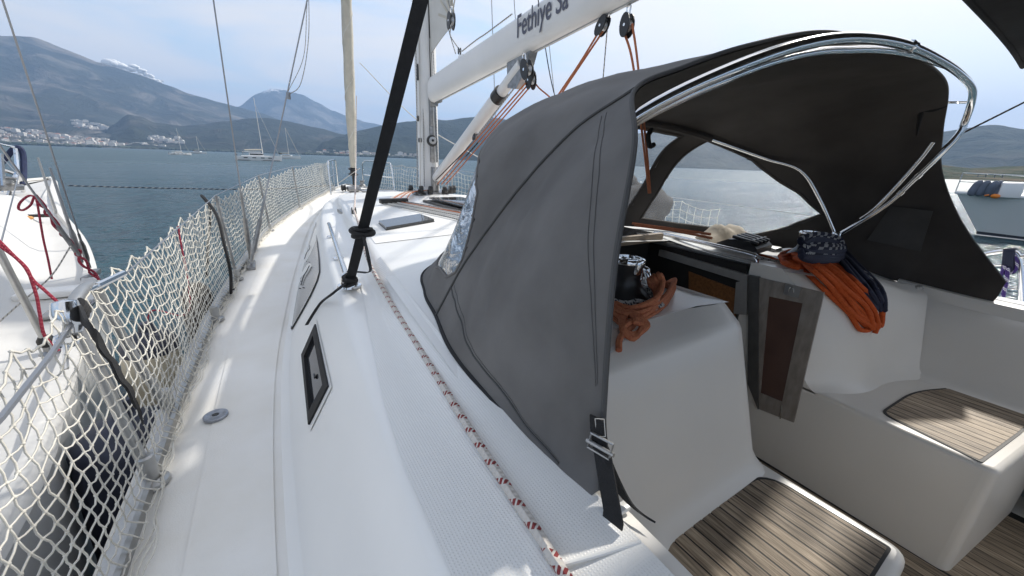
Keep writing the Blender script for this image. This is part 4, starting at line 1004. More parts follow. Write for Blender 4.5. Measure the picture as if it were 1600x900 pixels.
def deck_gear():
    # flush filler cap on the side deck
    c = P(337, 649, z=1.386)
    f = MB().lathe(c, [(.040, -.006), (.040, .003), (.0375, .0045), (.034, .0048), (.033, .0042), (.012, .0042), (.0115, .002), (0, .002)], 32).build('deck_filler', mat('worn_steel', (.30, .32, .36), .35, .7, var=.2, vscale=60), YT)
    MB().lathe(c + V(0, 0, .0025), [(.011, 0), (.010, .0022), (0, .0022)], 12).build('key_hole', M['black'], f)
    # hand rail on the ledge
    S0 = sec(3.12); a = P(514, 350, z=1.865); b = P(541, 430, z=1.865)
    g = MB().tube([a + V(0, .02, -.002), a, b], .0125, 10).build('hand_rail', M['chrome'], YT)
    for q in (.16, .62, .98):
        p = a.lerp(b, q); k = MB().tube([p, V(p.x, p.y, 1.815)], .008, 8); k.lathe(V(p.x, p.y, 1.812), [(.03, 0), (.028, .006), (.01, .01)], 12); k.build('rail_foot', M['chrome'], g)
    # jib track with its sheet block
    a = V(-1.115, 4.05, 1.838); b = V(-1.135, 3.25, 1.838)
    tr = MB().bbox((a + b) / 2, (.045, .95, .035), .006); t = tr.build('jib_track', M['darksteel'], YT)
    MB().bbox(b + V(.0, .02, .0), (.055, .06, .06), .01).build('track_end', M['black'], t)
    # pad eye with the strap
    c = P(546, 443, z=1.833)
    k = MB().lathe(c - V(0, 0, .012), [(.05, 0), (.048, .008), (.02, .012)], 14); k.tube(cr([c + V(-.03, 0, 0), c + V(-.022, 0, .04), c + V(.0, 0, .055), c + V(.022, 0, .04), c + V(.03, 0, 0)], 4), .006, 8); k.build('pad_eye', M['chrome'], YT)
    # flush hatches on the roof
    def roof_z(x, y):
        S = sec(y); return S[9] + (S[10] - S[9]) * (1 - abs(x) / S[8])
    def hatch(pix, zz, th=.028):
        pts = [P(u, v, z=zz) for u, v in pix]; pts = [V(p.x, p.y, roof_z(p.x, p.y) - .004) for p in pts]
        h = MB().prism([p + V(0, 0, 0) for p in pts], (0, 0, .012)).build('roof_hatch', M['black'], YT, smooth=False)
        c = sum(pts, V(0, 0, 0)) / len(pts)
        MB().prism([c + (p - c) * .985 + V(0, 0, .012) for p in pts], (0, 0, th - .012)).build('pane', M['smoke'], h, smooth=False)
        return h
    hatch([(591, 345), (603, 355.5), (679, 346.5), (656, 337.5)], 1.935)
    mh = [V(-.42, 3.72, 0), V(.42, 3.72, 0), V(.42, 2.9, 0), V(-.42, 2.9, 0)]
    pts = [V(p.x, p.y, roof_z(p.x, p.y) - .01) for p in mh]
    h = MB().prism(pts, (0, 0, .03)).build('roof_hatch', M['black'], YT, smooth=False)
    for xx in (-.2, .2):
        MB().bbox((xx, 3.31, roof_z(xx, 3.31) + .025), (.34, .74, .016), .004).build('pane', M['smoke'], h)
    # rope organisers and the lines they lead aft
    og = MB().bbox((-.68, 3.80, roof_z(-.68, 3.8) + .03), (.27, .07, .045), .008, rot=Matrix.Rotation(.10, 3, 'Z')).build('deck_organiser', M['black'], YT)
    for k in range(4): MB().lathe((-.78 + .066 * k, 3.80 + .006 * k, roof_z(-.7, 3.8) + .02), [(.022, 0), (.016, .012), (.022, .024)], 12).build('sheave', M['darksteel'], og)
    og = MB().bbox((.68, 3.80, roof_z(.68, 3.8) + .03), (.27, .07, .045), .008, rot=Matrix.Rotation(-.10, 3, 'Z')).build('deck_organiser', M['black'], YT)
    for k, (m, r, col) in enumerate((('ropegrey', .0065, 'grey'), ('ropewhite', .0065, 'white'), ('ropegrey', .006, 'grey'), ('ropewhite', .006, 'white'), ('ropeorange', .0055, 'tan'), ('ropegrey', .006, 'grey'))):
        x0 = -.795 + .045 * k
        pts = [V(x0, 3.79, 0), V(x0 + .10, 3.1, 0), V(x0 + .19, 2.5, 0), V(x0 + .22, 1.97, 0), V(x0 + .24, 1.55, 0)]
        pts = [V(p.x, p.y, roof_z(p.x, p.y) + .014) for p in pts]
        rope('halyard_line', pts, r, M[m], '%s control line led aft over the coachroof, %s of six from the port edge' % (col, ('first', 'second', 'third', 'fourth', 'fifth', 'last')[k]), group='lines led aft over the coachroof')
        rope('halyard_line', [V(x0, 3.8, roof_z(x0, 3.8) + .02), V((x0 - .12) * .45, 4.35, 1.985), V((x0 + .4) * .2, 4.55, 1.99)], r * .9, M['ropeorange' if k % 2 else 'ropewhite'], '%s line between mast foot and rope organiser, %s of six from the port edge' % ('tan' if k % 2 else 'white', ('first', 'second', 'third', 'fourth', 'fifth', 'last')[k]), group='lines from the mast foot to the organiser')
    # non-skid areas: a skin laid on the moulding
    rows = []
    for y in [-.6, -.3, 0, .15, .3, .45, .6, .8, 1.0, 1.2, 1.4, 1.6, 1.8]:
        S = sec(y); f = max(0, min(1, (1.9 - y) / 1.2)); xs = S[4] - .012 - .10 * (1 - f); xe = S[8] - .005 if y > .5 else S[8] - .045
        def zz(x):
            if x >= S[6]: return S[5] + (S[7] - S[5]) * (S[4] - x) / (S[4] - S[6])
            if x >= S[8]: return S[7] + (S[9] - S[7]) * (S[6] - x) / (S[6] - S[8])
            return S[9]
        rows.append([V(-(xs + (xe - xs) * k / 8), y, zz(xs + (xe - xs) * k / 8) + .004) for k in range(9)])
    MB().grid(rows).build('nonskid_panel', M['nonskid'], YT)
    rows = []
    for i in range(24):
        y = 2.1 + i * .07; S = sec(y); row = []
        for k in range(10):
            x = -(S[8] - .03) + (S[8] - .03 - .5) * k / 9; row.append(V(x, y, roof_z(x, y) + .003))
        rows.append(row)
    MB().grid(rows).build('nonskid_panel', M['nonskid'], YT)
    rows = []
    for i in range(60):
        y = -1 + i * .14; W_, z = deck_edge(y); S = sec(min(y, 8.5)); a, b = W_ - .13, S[2] + .05
        if a - b < .05: break
        rows.append([V(-(a + (b - a) * k / 5), y, z + (S[3] - z) * (W_ - (a + (b - a) * k / 5)) / max(.05, W_ - S[2]) + .0065) for k in range(6)])
    MB().grid(rows).build('nonskid_panel', M['deck'], YT)
    # lip of the coaming with the raised mould ridge seen at the bottom edge of the picture
    MB().tube(cr([P(872, 884, z=1.826), P(930, 868, z=1.828), P(1000, 846, z=1.826)], 4), .0035, 8).build('mould_ridge', M['gelcoat'], YT)
    MB().bbox((-1.335, .298, 1.829), (.05, .016, .010), .003).build('strap_plate', M['gelcoat'], YT)
    # pulpit, windlass, anchor well
    zb = 1.66
    for s in (-1, 1):
        q = cr([V(s * .62, 8.35, 1.62), V(s * .60, 8.45, 2.18), V(s * .55, 8.6, 2.24), V(s * .36, 9.3, 2.26), V(s * .30, 9.55, 2.24), V(s * .28, 9.62, 2.15), V(s * .27, 9.7, 1.66)], 4)
        p = MB().tube(q, .0125, 8).build('pulpit', M['chrome'], YT)
        MB().tube([V(s * .60, 8.42, 1.95), V(s * .29, 9.6, 1.95)], .011, 8).build('rail', M['chrome'], p)
        MB().tube([V(s * .45, 9.0, 1.64), V(s * .43, 9.02, 2.24)], .011, 8).build('leg', M['chrome'], p)
    w = MB().bbox((-.12, 8.75, 1.70), (.26, .22, .1), .03).build('windlass', M['darksteel'], YT)
    MB().lathe((-.27, 8.75, 1.72), [(.04, 0), (.07, .01), (.05, .03), (.05, .05), (.07, .07), (.05, .09), (0, .09)], 16, (-1, 0, 0)).build('drum', M['black'], w)
    MB().lathe((.06, 8.75, 1.75), [(.06, 0), (.07, .02), (.04, .05), (.04, .1), (.06, .12), (0, .13)], 16).build('capstan', M['darksteel'], w)
    MB().bbox((-.35, 8.3, 1.668), (.09, .22, .02), .008).build('cleat_base', M['chrome'], YT)
    MB().bbox((0.1, 7.6, 1.745), (.62, .60, .03), .01).build('roof_hatch', M['smokegrey'], YT)
    # mast
    mp = []
    def oval(z, sx=.112, sy=.165): return [V(sx * math.cos(a * math.pi / 12), 4.65 + sy * math.sin(a * math.pi / 12), z) for a in range(24)]
    rows = [oval(z) + [oval(z)[0]] for z in (1.95, 3, 6, 10, 14, 18)]
    m = MB().grid(rows, flip=False).build('mast', M['whitepaint'], YT)
    MB().box((0.0, 4.482, 9.9), (.022, .02, 14)).build('sail_slot', M['black'], m)
    MB().bbox((.0, 4.472, 2.86), (.075, .05, .32), .008).build('gooseneck_bracket', M['darksteel'], m)
    MB().bbox((.0, 4.474, 2.52), (.085, .03, .42), .008).build('winch_plate', M['darksteel'], m)
    wn = MB().lathe((-.02, 4.46, 2.545), [(.062, 0), (.062, .02), (.045, .03), (.042, .07), (.055, .085), (.05, .095), (0, .097)], 20, (-.35, -1, 0)).build('mast_winch', M['black'], m)
    MB().lathe((-.045, 4.372, 2.545), [(.042, 0), (.04, .008), (.016, .012), (.012, .004), (0, .004)], 20, (-.35, -1, 0)).build('cap', M['alu'], wn)
    MB().bbox((0, 4.46, 2.12), (.075, .07, .28), .01).build('vang_bracket', M['darksteel'], m)
    MB().bbox((-.112, 4.60, 2.95 + .3), (.012, .035, .16), .005).build('exit_slot', M['black'], m)
    MB().bbox((-.115, 4.60, 2.55), (.03, .05, .05), .01).build('rope_clip', M['black'], m)
    MB().bbox((-.13, 4.6, 2.78), (.02, .03, .06), .006).build('rope_clip', M['black'], m)
    MB().lathe((0, 4.62, 1.945), [(.23, 0), (.22, .03), (.17, .045)], 24).build('mast_collar', M['darksteel'], m)
    for k, (x, y) in enumerate(((-.27, 4.55), (-.19, 4.42), (-.10, 4.36), (.06, 4.32), (.16, 4.38), (.25, 4.5))):
        q = MB().lathe((x - .02, y, 2.01), [(.0, 0), (.038, .002), (.042, .012), (.042, .036), (.038, .046), (0, .048)], 16, (1, -.2, 0)); q.box((x, y, 1.985), (.05, .05, .05)); q.build('turning_block', M['black'], m)
    MB().tube(cr([V(-1.25, 4.6, 8.5), V(0, 4.65, 8.6), V(1.25, 4.6, 8.5)], 3), .035, 8).build('spreader', M['alu'], m)
    # standing rigging
    def stay(nm, a, b, r=.005, buckle=True):
        a, b = Vector(a), Vector(b); d = (b - a).normalized()
        w = MB().tube([a, b], r, 6).build(nm, M['wire'], YT)
        if buckle:
            k = MB().tube([a + d * .02, a + d * .1], .012, 8); k.tube([a + d * .1, a + d * .14, a + d * .34, a + d * .38], .017, 8); k.tube([a + d * .38, a + d * .58], .010, 8); k.build('turnbuckle', M['darksteel'], w)
        return w
    A = P(392, 408, z=1.47); p1 = P(377, 307, y=A.y - .03); p0 = P(333, 0, y=A.y - .22); stay('cap_shroud', A, p0 + (p0 - p1) * 4)
    A2 = A + V(.0, -.10, .0); q1 = P(410, 322, y=A2.y + .02); q0 = P(480, 0, y=A2.y + .22); s_ = stay('lower_shroud', A2, q0 + (q0 - A2) * 2.2, .0055)
    mid = P(451, 155, y=A2.y + .13); MB().tube([mid, mid + V(.004, .0, .05)], .016, 8).build('fitting', M['darksteel'], s_)
    rope('flag_halyard', [mid + V(0, 0, .03), P(470, 130, y=A2.y + .12), P(482, 60, y=A2.y + .15), P(482, -30, y=A2.y + .3)], .003, M['ropegrey'], 'thin grey flag halyard looping off the port lower shroud')
    rope('flag_halyard', [mid + V(0, 0, .05), P(474, 90, y=A2.y + .13), P(479, 20, y=A2.y + .17), P(481, -30, y=A2.y + .22)], .0025, M['ropegrey'], 'second thinner flag halyard close beside the port lower shroud')
    MB().bbox(A + V(0, -.05, -.035), (.06, .26, .05), .008).build('chainplate', M['darksteel'], YT)
    for pix, yy in (((768, -5, 776, 250), 4.5), ((803, -5, 806, 40), 4.6), ((857, 60, 868, 165), 4.45)):
        b = P(pix[0], pix[1], y=yy); a = P(pix[2], pix[3], y=yy); d = (b - a); stay('starboard_shroud', a - d * (0 if yy > 4.55 else .15), b + d * 3, .005, False)
    # forestay with its furling drum
    # stanchions, gate, lifelines
    def stanchion(y, x=None, lean=.03, nm='stanchion', mt='alu'):
        w, z = deck_edge(y); b = V(-(w - .02), y, z + .02) if x is None else V(x, y, z + .02)
        o = -1 if b.x < 0 else 1
        p = MB().tube([b, b + V(o * lean, 0, .61)], .0125 if mt == 'alu' else .010, 10).build(nm, M[mt], YT)
        MB().lathe(b - V(0, 0, .012), [(.04, 0), (.038, .012), (.02, .02), (.019, .08), (.014, .085)], 14).build('stanchion_base', M['alu'], p)
        return b + V(o * lean, 0, .61)
    tops = {}
    for y in (3.45, 5.3, 6.9): tops[y] = stanchion(y, mt='darksteel')
    w, z = deck_edge(2.69); MB().lathe(V(-(w - .02), 2.69, z + .008), [(.042, 0), (.040, .014), (.022, .022), (.020, .085), (.0, .09)], 14).build('stanchion_base', M['alu'], YT)
    for y in (-.6, 1.4, 3.2, 5.3, 6.9): w, z = deck_edge(y); stanchion(y, w - .02)
    # boarding-gate hoop beside the viewer
    hp = cr([V(-2.15, 1.36, 1.38), V(-2.18, 1.36, 1.75), V(-2.197, 1.362, 1.915), V(-2.20, 1.40, 1.955), V(-2.205, 1.50, 1.968), V(-2.21, 1.59, 1.955), V(-2.212, 1.625, 1.915), V(-2.20, 1.66, 1.75), V(-2.165, 1.76, 1.39)], 5)
    gp = MB().tube(hp, .0145, 12).build('gate_stanchion', M['alu'], YT)
    for q in (V(-2.15, 1.36, 1.375), V(-2.165, 1.76, 1.38)): MB().lathe(q, [(.045, 0), (.042, .012), (.023, .02), (.022, .10), (.016, .105)], 14).build('stanchion_base', M['alu'], gp)
    c = hp[12]
    MB().lathe(c + V(0, -.03, -.04), [(.020, 0), (.028, .02), (.030, .05), (.024, .08), (.0, .085)], 14, (0, .2, 1)).build('cap', M['chrome'], gp)
    # upper lifelines
    Lf = [V(-2.12, -3.0, 1.97), P(0, 655, x=-2.12), P(75, 560, x=-2.13), c + V(0, 0, -.02)]
    MB().tube(Lf, .0055, 6).build('lifeline', M['wire'], YT)
    Lf = [hp[18], P(202, 423, x=-2.17), tops[3.45], tops[5.3], tops[6.9], V(-.60, 8.45, 2.18)]
    MB().tube(Lf, .003, 6).build('lifeline', M['wire'], YT)
    d = (P(202, 423, x=-2.17) - hp[18]); b = MB().tube([hp[18] + d * .05, hp[18] + d * .3], .007, 8); b.tube([hp[18] + d * .3, hp[18] + d * .36, hp[18] + d * .8, hp[18] + d * .86], .0105, 8); b.build('lifeline_turnbuckle', M['chrome'], YT)
    k = MB().tube(cr([c + V(-.01, -.02, -.05), c + V(-.02, -.05, -.04), c + V(-.01, -.085, -.05), c + V(.01, -.06, -.06), c + V(0, -.02, -.05)], 4), .006, 8); k.tube(cr([c + V(.0, -.08, -.05), c + V(.0, -.10, -.07), c + V(.0, -.12, -.10)], 3), .006, 6); k.build('snap_hook', M['chrome'], YT)
    Lf = [V(2.14, -.6, 2.0)] + [V(deck_edge(y)[0] + .01, y, deck_edge(y)[1] + .63) for y in (1.4, 3.2, 5.3, 6.9)] + [V(.60, 8.45, 2.18)]
    MB().tube(Lf, .004, 6).build('lifeline', M['wire'], YT)
    MB().tube([V(p.x, p.y, p.z - .30) for p in Lf], .004, 6).build('lifeline', M['wire'], YT)
    # starboard pushpit gate rail
    g = cr([P(1524, 432, x=1.98), P(1530, 405, x=1.98), P(1545, 396, x=1.98), P(1580, 393, x=1.98), P(1592, 402, x=1.98), P(1596, 430, x=1.98), P(1594, 492, x=1.98)], 5)
    pg = MB().tube([g[0] + V(0, .04, -.35)] + g, .0135, 10).build('pushpit', M['chrome'], YT)
    MB().tube([P(1528, 416, x=1.98), P(1600, 412, x=1.98), P(1700, 420, x=1.98)], .008, 8).build('rail', M['chrome'], pg)
    MB().tube(cr([P(1592, 402, x=1.98), P(1630, 398, x=1.98), P(1700, 420, x=1.98)], 3), .0135, 8).build('rail', M['chrome'], pg)
deck_gear()
# ================================================================== boom, vang, sails
BM0, BM1 = V(0, 4.44, 3.06), V(0, -.6, 3.46)     # boom axis
def boom():
    t = thing('boom', 'white aluminium boom with grey lettering on its side, sloping up aft from the mast', 'boom', (0, 4.4, 3.05))
    d = (BM1 - BM0).normalized(); up = V(1, 0, 0).cross(d).normalized(); up = up if up.z > 0 else -up
    prof = []
    for a in range(28):
        th = a / 28 * 2 * math.pi; c, s_ = math.cos(th), math.sin(th)
        hw = .075 if s_ > 0 else .078
        prof.append((hw * (abs(c) ** .75) * (1 if c > 0 else -1), .130 * (abs(s_) ** .8) * (1 if s_ > 0 else -1)))
    rows = []
    ks = [0, .004, .01, .03, .2, .4, .6, .8, 1.0]
    for k in ks:
        f = .86 if k == 0 else (.95 if k == .004 else 1.0); p = BM0.lerp(BM1, k)
        rows.append([p + V(1, 0, 0) * x * f + up * z * f for x, z in prof + prof[:1]])
    mb = MB().grid(rows); mb.add(rows[0][:-1], [tuple(range(28))]); mb.add(rows[-1][:-1], [tuple(range(28))]); sp = mb.build('spar', M['whitepaint'], t, angle=50)
    MB().tube([BM0.lerp(BM1, .02) - up * .128 + V(-.0, 0, 0), BM1 - up * .128], .011, 6).build('bottom_track', M['alu'], t)
    g = MB().bbox(BM0 + V(0, -.01, -.02), (.10, .03, .27), .01); g.tube([BM0 - up * .10 + V(0, .02, 0), BM0 - up * .140 + d * .12, BM0 - up * .145 + d * .22], .012, 8); g.build('gooseneck', M['darksteel'], t)
    # lettering printed on the port side
    cu = bpy.data.curves.new('lettering', 'FONT'); cu.body = 'Fethiye Sa'; cu.size = .195; cu.extrude = .0006; cu.shear = 0.06; cu.offset = .0018
    o = bpy.data.objects.new('lettering', cu); COL.objects.link(o)
    bpy.context.view_layer.update(); dg = bpy.context.evaluated_depsgraph_get()
    me = bpy.data.meshes.new_from_object(o.evaluated_get(dg)); bpy.data.objects.remove(o)
    rot = Matrix((d, up, V(-1, 0, 0))).transposed()
    s0 = P(806, 40, x=-.083); k0 = (s0 - BM0).dot(d)
    base = BM0 + d * k0 + V(-.0797, 0, 0) - up * .03
    o_ = ORG[t]
    me.transform(Matrix.Translation(base - o_) @ rot.to_4x4() @ Matrix.Diagonal((.70, 1, 1, 1))); me.materials.clear(); me.materials.append(M['letter'])
    lo = bpy.data.objects.new('lettering', me); COL.objects.link(lo); lo.parent = PO[sp]
    def under(k): return BM0 + d * k - up * .140
    # vang fitting
    kv = (P(815, 92, x=0) - BM0).dot(d)
    m = MB().prism([under(kv - .16) + V(-.03, 0, .02), under(kv + .16) + V(-.03, 0, .02), under(kv + .10) + V(-.03, 0, -.10), under(kv - .02) + V(-.03, 0, -.19), under(kv - .14) + V(-.03, 0, -.16)], (.06, 0, 0)); m.build('vang_fitting', M['darksteel'], t, smooth=False)
    MB().bbox(BM0 + d * .75 + up * .140, (.03, .10, .03), .008).build('outhaul_car', M['chrome'], t)
    return d, up
BD, BU = boom()
def vang():
    t = thing('boom_vang', 'white rigid boom vang strut slanting from the mast foot up to the boom', 'vang', (0, 4.4, 2.12))
    a, b = V(0, 4.40, 2.14), P(817, 100, x=0); d = (b - a).normalized(); L = (b - a).length
    MB().tube([a, a + d * (L * .80)], .054, 16).build('tube', M['whitepaint'], t)
    MB().tube([a + d * (L * .785), a + d * (L * .83)], .061, 16).build('collar', M['black'], t)
    MB().tube([a + d * (L * .82), b], .045, 16).build('inner_tube', M['whitepaint'], t)
    MB().bbox(a, (.05, .1, .1), .01).build('foot_fitting', M['darksteel'], t)
    return a, b
VA, VB = vang()
def block(name, top, axis, size, label, group='pulley blocks of the running rigging', wide=(1, 0, 0)):
    """two cheeks, sheave, strop, shackle; top = hanging point"""
    t = thing(name, label, 'pulley', top, group); a = Vector(axis).normalized(); w = Vector(wide); w = (w - a * w.dot(a)).normalized(); f = a.cross(w)
    c = Vector(top) + a * size * 1.35
    for s in (-1, 1):
        poly = [c + w * s * size * .34 + (a * math.cos(q) * 1.25 + f * math.sin(q) * .72) * size for q in [i * math.pi / 8 for i in range(16)]]
        MB().prism(poly, w * s * size * .14).build('cheek', M['black'], t, smooth=False)
    MB().lathe(c - w * size * .3, [(size * .6, 0), (size * .45, size * .3), (size * .6, size * .6)], 18, w).build('sheave', M['alu'], t)
    MB().lathe(c - w * size * .52, [(size * .16, 0), (size * .16, size * 1.04)], 10, w).build('axle', M['chrome'], t)
    MB().tube(cr([c - a * size * 1.1 + f * size * .2, c - a * size * 1.8 + f * size * .26, Vector(top) + a * size * -.55, c - a * size * 1.8 - f * size * .26, c - a * size * 1.1 - f * size * .2], 5), size * .11, 8).build('shackle', M['chrome'], t)
    return c
def under(u, v): return P(u, v, x=0)
c1 = block('pulley_block', P(820, 92, x=-.05), (0, -.45, -1), .060, 'big black pulley block at the boom end of the vang')
c2 = block('pulley_block', P(829, 108, x=0), (0.02, -.1, -1), .052, 'black pulley block hanging below the vang head')
c3 = block('pulley_block', P(950, 22, x=0), (0, .75, -1), .044, 'slanting black pulley block under the boom, second from the boom end')
c4 = block('pulley_block', P(982, 18, x=0), (0, 0, -1), .046, 'upright black pulley block hanging from the boom with two orange lines')
c5 = block('pulley_block', P(705, 17, x=-.04), (0, .08, -1), .058, 'black clew block at the corner of the furled mainsail')
c6 = block('pulley_block', P(718, 86, x=0), (0, 0, 1), .024, 'tiny black block standing on the boom below the mainsail clew')
def running():
    o = 'ropeorange'
    rope('mainsheet', [c3 + V(0, 0, 0), P(905, 100, x=0.02), P(862, 164, x=.04), P(800, 262, x=.08)], .0065, M[o], 'faded orange mainsheet line running forward and down from the slanting block')
    rope('mainsheet', [c3 + V(.012, .0, -.02), P(908, 100, x=0.05), P(866, 164, x=.07), P(806, 262, x=.11)], .0065, M[o], 'faded orange mainsheet line beside the first one below the slanting block')
    e1, e2 = V(.10, 1.98, 2.0), V(.14, 1.98, 2.0)
    rope('mainsheet', [c4 + V(0, .035, 0), P(988, 95, x=.02), P(1006, 230, x=.06), P(1014, 302, x=.10)], .0065, M[o], 'left faded orange line of the pair dropping behind the hood from the upright block')
    rope('mainsheet', [c4 + V(0, -.035, 0), P(996, 95, x=.03), P(1010, 230, x=.08), P(1016, 302, x=.13)], .0065, M[o], 'right faded orange line of the pair dropping behind the hood from the upright block')
    for k, (u0, u1, m, lab) in enumerate(((826, 690, o, 'foremost orange vang line next to the strut'), (829, 697, o, 'middle orange vang line'), (832, 703, o, 'aftermost orange vang line'))):
        rope('vang_line', [c2 + V(-.03 + .03 * k, .02, -.02), VA + V(-.04 + .04 * k, -.12 - .03 * k, -.06)], .006, M[m], lab + ', from the hanging block to the mast foot')
    blk = VA.lerp(VB, .52) + V(-.02, -.12, -.06)
    rope('vang_line', [VB + V(-.02, -.06, -.08), blk], .006, M['ropegrey'], 'grey vang line from the boom fitting to the small cascade block')
    rope('vang_line', [blk + V(-.012, 0, -.03), VA + V(-.05, -.1, -.02)], .006, M['ropeblack'], 'upper dark vang line below the cascade block')
    rope('vang_line', [blk + V(.012, -.02, -.04), VA + V(.02, -.14, -.04)], .006, M['ropeblack'], 'lower dark vang line below the cascade block')
    block('pulley_block', blk + V(0, -.02, .04), (0, .7, -.7), .030, 'small dark cascade block half way along the vang lines')
    rope('line', [P(826, 110, x=0), P(840, 135, x=.05), P(866, 160, x=.15), P(900, 215, x=.35)], .006, M[o], 'orange line from the hanging block aft behind the hood')
    rope('line', [P(840, -6, x=.1), P(858, 110, x=.15), P(872, 170, x=.2)], .004, M['ropeblack'], 'thin dark lazy line crossing the sky behind the boom')
    rope('line', [P(953, -4, x=.12), P(940, 150, x=.2), P(936, 200, x=.25)], .004, M['ropegrey'], 'thin grey line dropping behind the hood between the orange lines')
    rope('outhaul_line', [c5 + V(0, 0, -.05), P(704, 56, x=-.02), P(718, 78, x=0.0)], .0045, M['ropegrey'], 'right grey outhaul line from the clew block to the boom top')
    rope('outhaul_line', [c5 + V(0, .02, -.05), P(702, 50, x=-.03), P(712, 84, x=0.0)], .0045, M['ropegrey'], 'left grey outhaul line from the clew block to the boom top')
    rope('outhaul_line', [P(722, 80, x=0), P(745, 62, x=0), P(760, 52, x=0), P(800, 22, x=0)], .0055, M['ropegrey'], 'grey flecked line along the top of the boom')
    # halyards along the mast
    for k, (u, u2, m) in enumerate(((651, 650, 'ropegrey'), (656, 655, 'ropewhite'), (661, 661, 'ropegrey'))):
        rope('halyard', [P(u - 3, -10, y=4.56), P(u, 150, y=4.55), P(u2 + 2, 292, y=4.5)], .0055, M[m], ('leftmost grey halyard', 'white halyard, middle of three', 'grey halyard closest')[k] + ' running down the port face of the mast')
    for k, (u, m) in enumerate(((677, 'ropewhite'), (681, 'ropegrey'))):
        rope('halyard', [P(u - 5, 60, y=4.46), P(u, 170, y=4.45), P(u + 5, 290, y=4.42)], .005, M[m], ('white halyard', 'grey halyard')[k] + ' down the after face of the mast by the vang')
    # genoa sheets
    cl = P(557, 150, x=-.03)
    bk = V(-1.135, 3.33, 1.93)
    rope('genoa_sheet', [cl, P(556, 250, x=-.25), P(555, 300, x=-.9), bk], .008, M['ropefleck'], 'red-flecked port genoa sheet from the furled sail down to the track block')
    rope('genoa_sheet', [bk, P(561, 352, z=1.935), P(573, 400, z=1.90), P(602, 458, z=1.865), P(640, 520, z=1.847), P(690, 600, z=1.842), P(740, 681, z=1.840), P(800, 773, z=1.834), P(850, 848, z=1.832), P(878, 892, z=1.832), P(900, 925, z=1.832), V(-1.5, -.5, 1.83)], .0088, M['ropefleck'], 'white rope with red flecks running aft along the coachroof beside the hood')
    rope('genoa_sheet', [P(562, 98, x=.03), P(650, 186, x=.45), P(743, 243, x=.95), V(1.13, 3.33, 1.93)], .007, M['ropewhite'], 'white starboard genoa sheet slanting behind the mast')
    block('pulley_block', bk + V(0.0, .02, -.06), (0, -.1, .9), .034, 'small black sheet block on the port jib track')
    rope('mooring_line', [V(-5.0, 11.4, 1.60), V(-3.6, 11.2, 1.56), V(-1.8, 10.7, 1.56), V(-.3, 9.9, 1.70)], .011, M['ropenavy'], 'dark mooring line tied across from the neighbouring bow to our bow')
    rope('line', [P(562, 263, x=0), P(520, 292, x=-.33), P(490, 309, x=-.75)], .007, M['ropewhite'], 'white furling line leading aft from the furler drum along the net')
running()
def sails():
    t = thing('furled_genoa', 'cream furled genoa rolled on the forestay with a black drum below', 'sail', (0, 9.25, 1.75))
    a, b = V(0, 9.25, 2.12), V(0, 5.2, 17.2); pts = [a.lerp(b, i / 60) for i in range(61)]
    k = MB().tube(pts, .10, 12, rf=lambda q: (.55 + .45 * min(1, q * 14)) * (1 + .06 * math.sin(q * 130)) * (1 - .4 * q)); k.build('rolled_sail', M['sailuv'], t)
    hel = [a.lerp(b, i / 500) + V(math.cos(i * .21), math.sin(i * .21), 0) * .10 * (.56 + .44 * min(1, i / 500 * 14)) * (1 - .4 * i / 500) for i in range(300)]
    MB().tube(hel, .006, 5).build('leech_edge', M['sail'], t)
    MB().lathe(V(0, 9.3, 1.95), [(.02, -.22), (.025, 0), (.09, .01), (.10, .03), (.06, .05), (.06, .11), (.10, .13), (.09, .15), (.03, .17), (.03, .25)], 18, (0, -.26, 1)).build('drum', M['black'], t)
    t = thing('mainsail', 'white clew corner of the in-mast furled mainsail beside the mast', 'sail', (0, 4.4, 3.4))
    C0 = P(711, 34, x=0); lo = V(0, 4.47, 3.42); hi = V(0, 4.47, 6.5)
    # leech from clew up; fold out of the mast
    rows = []
    for i in range(13):
        k = i / 12; l = lo.lerp(hi, k); e = C0.lerp(V(0, 4.40, 6.5), k) + V(-.0, .12 * math.sin(k * math.pi), 0)
        rows.append([l.lerp(e, j / 6) + V(-.012 * math.sin(j / 6 * math.pi + k * 3), 0, 0) for j in range(7)])
    MB().grid(rows).grid([[q + V(.006, 0, 0) for q in r] for r in rows], flip=True).build('sail_cloth', M['sail'], t)
    for q in range(6):
        a = math.radians(95 + q * 16); dd = V(0, -math.cos(a + 3.14) * .0 + math.cos(math.radians(20 + q * 20)), math.sin(math.radians(20 + q * 20)))
        p = C0 + V(-.012, .05, .03)
        MB().ribbon([p, p + dd * .34], V(0, -dd.z, dd.y) * .022, .003).build('reinforcing_patch', M['sailuv'], t)
sails()

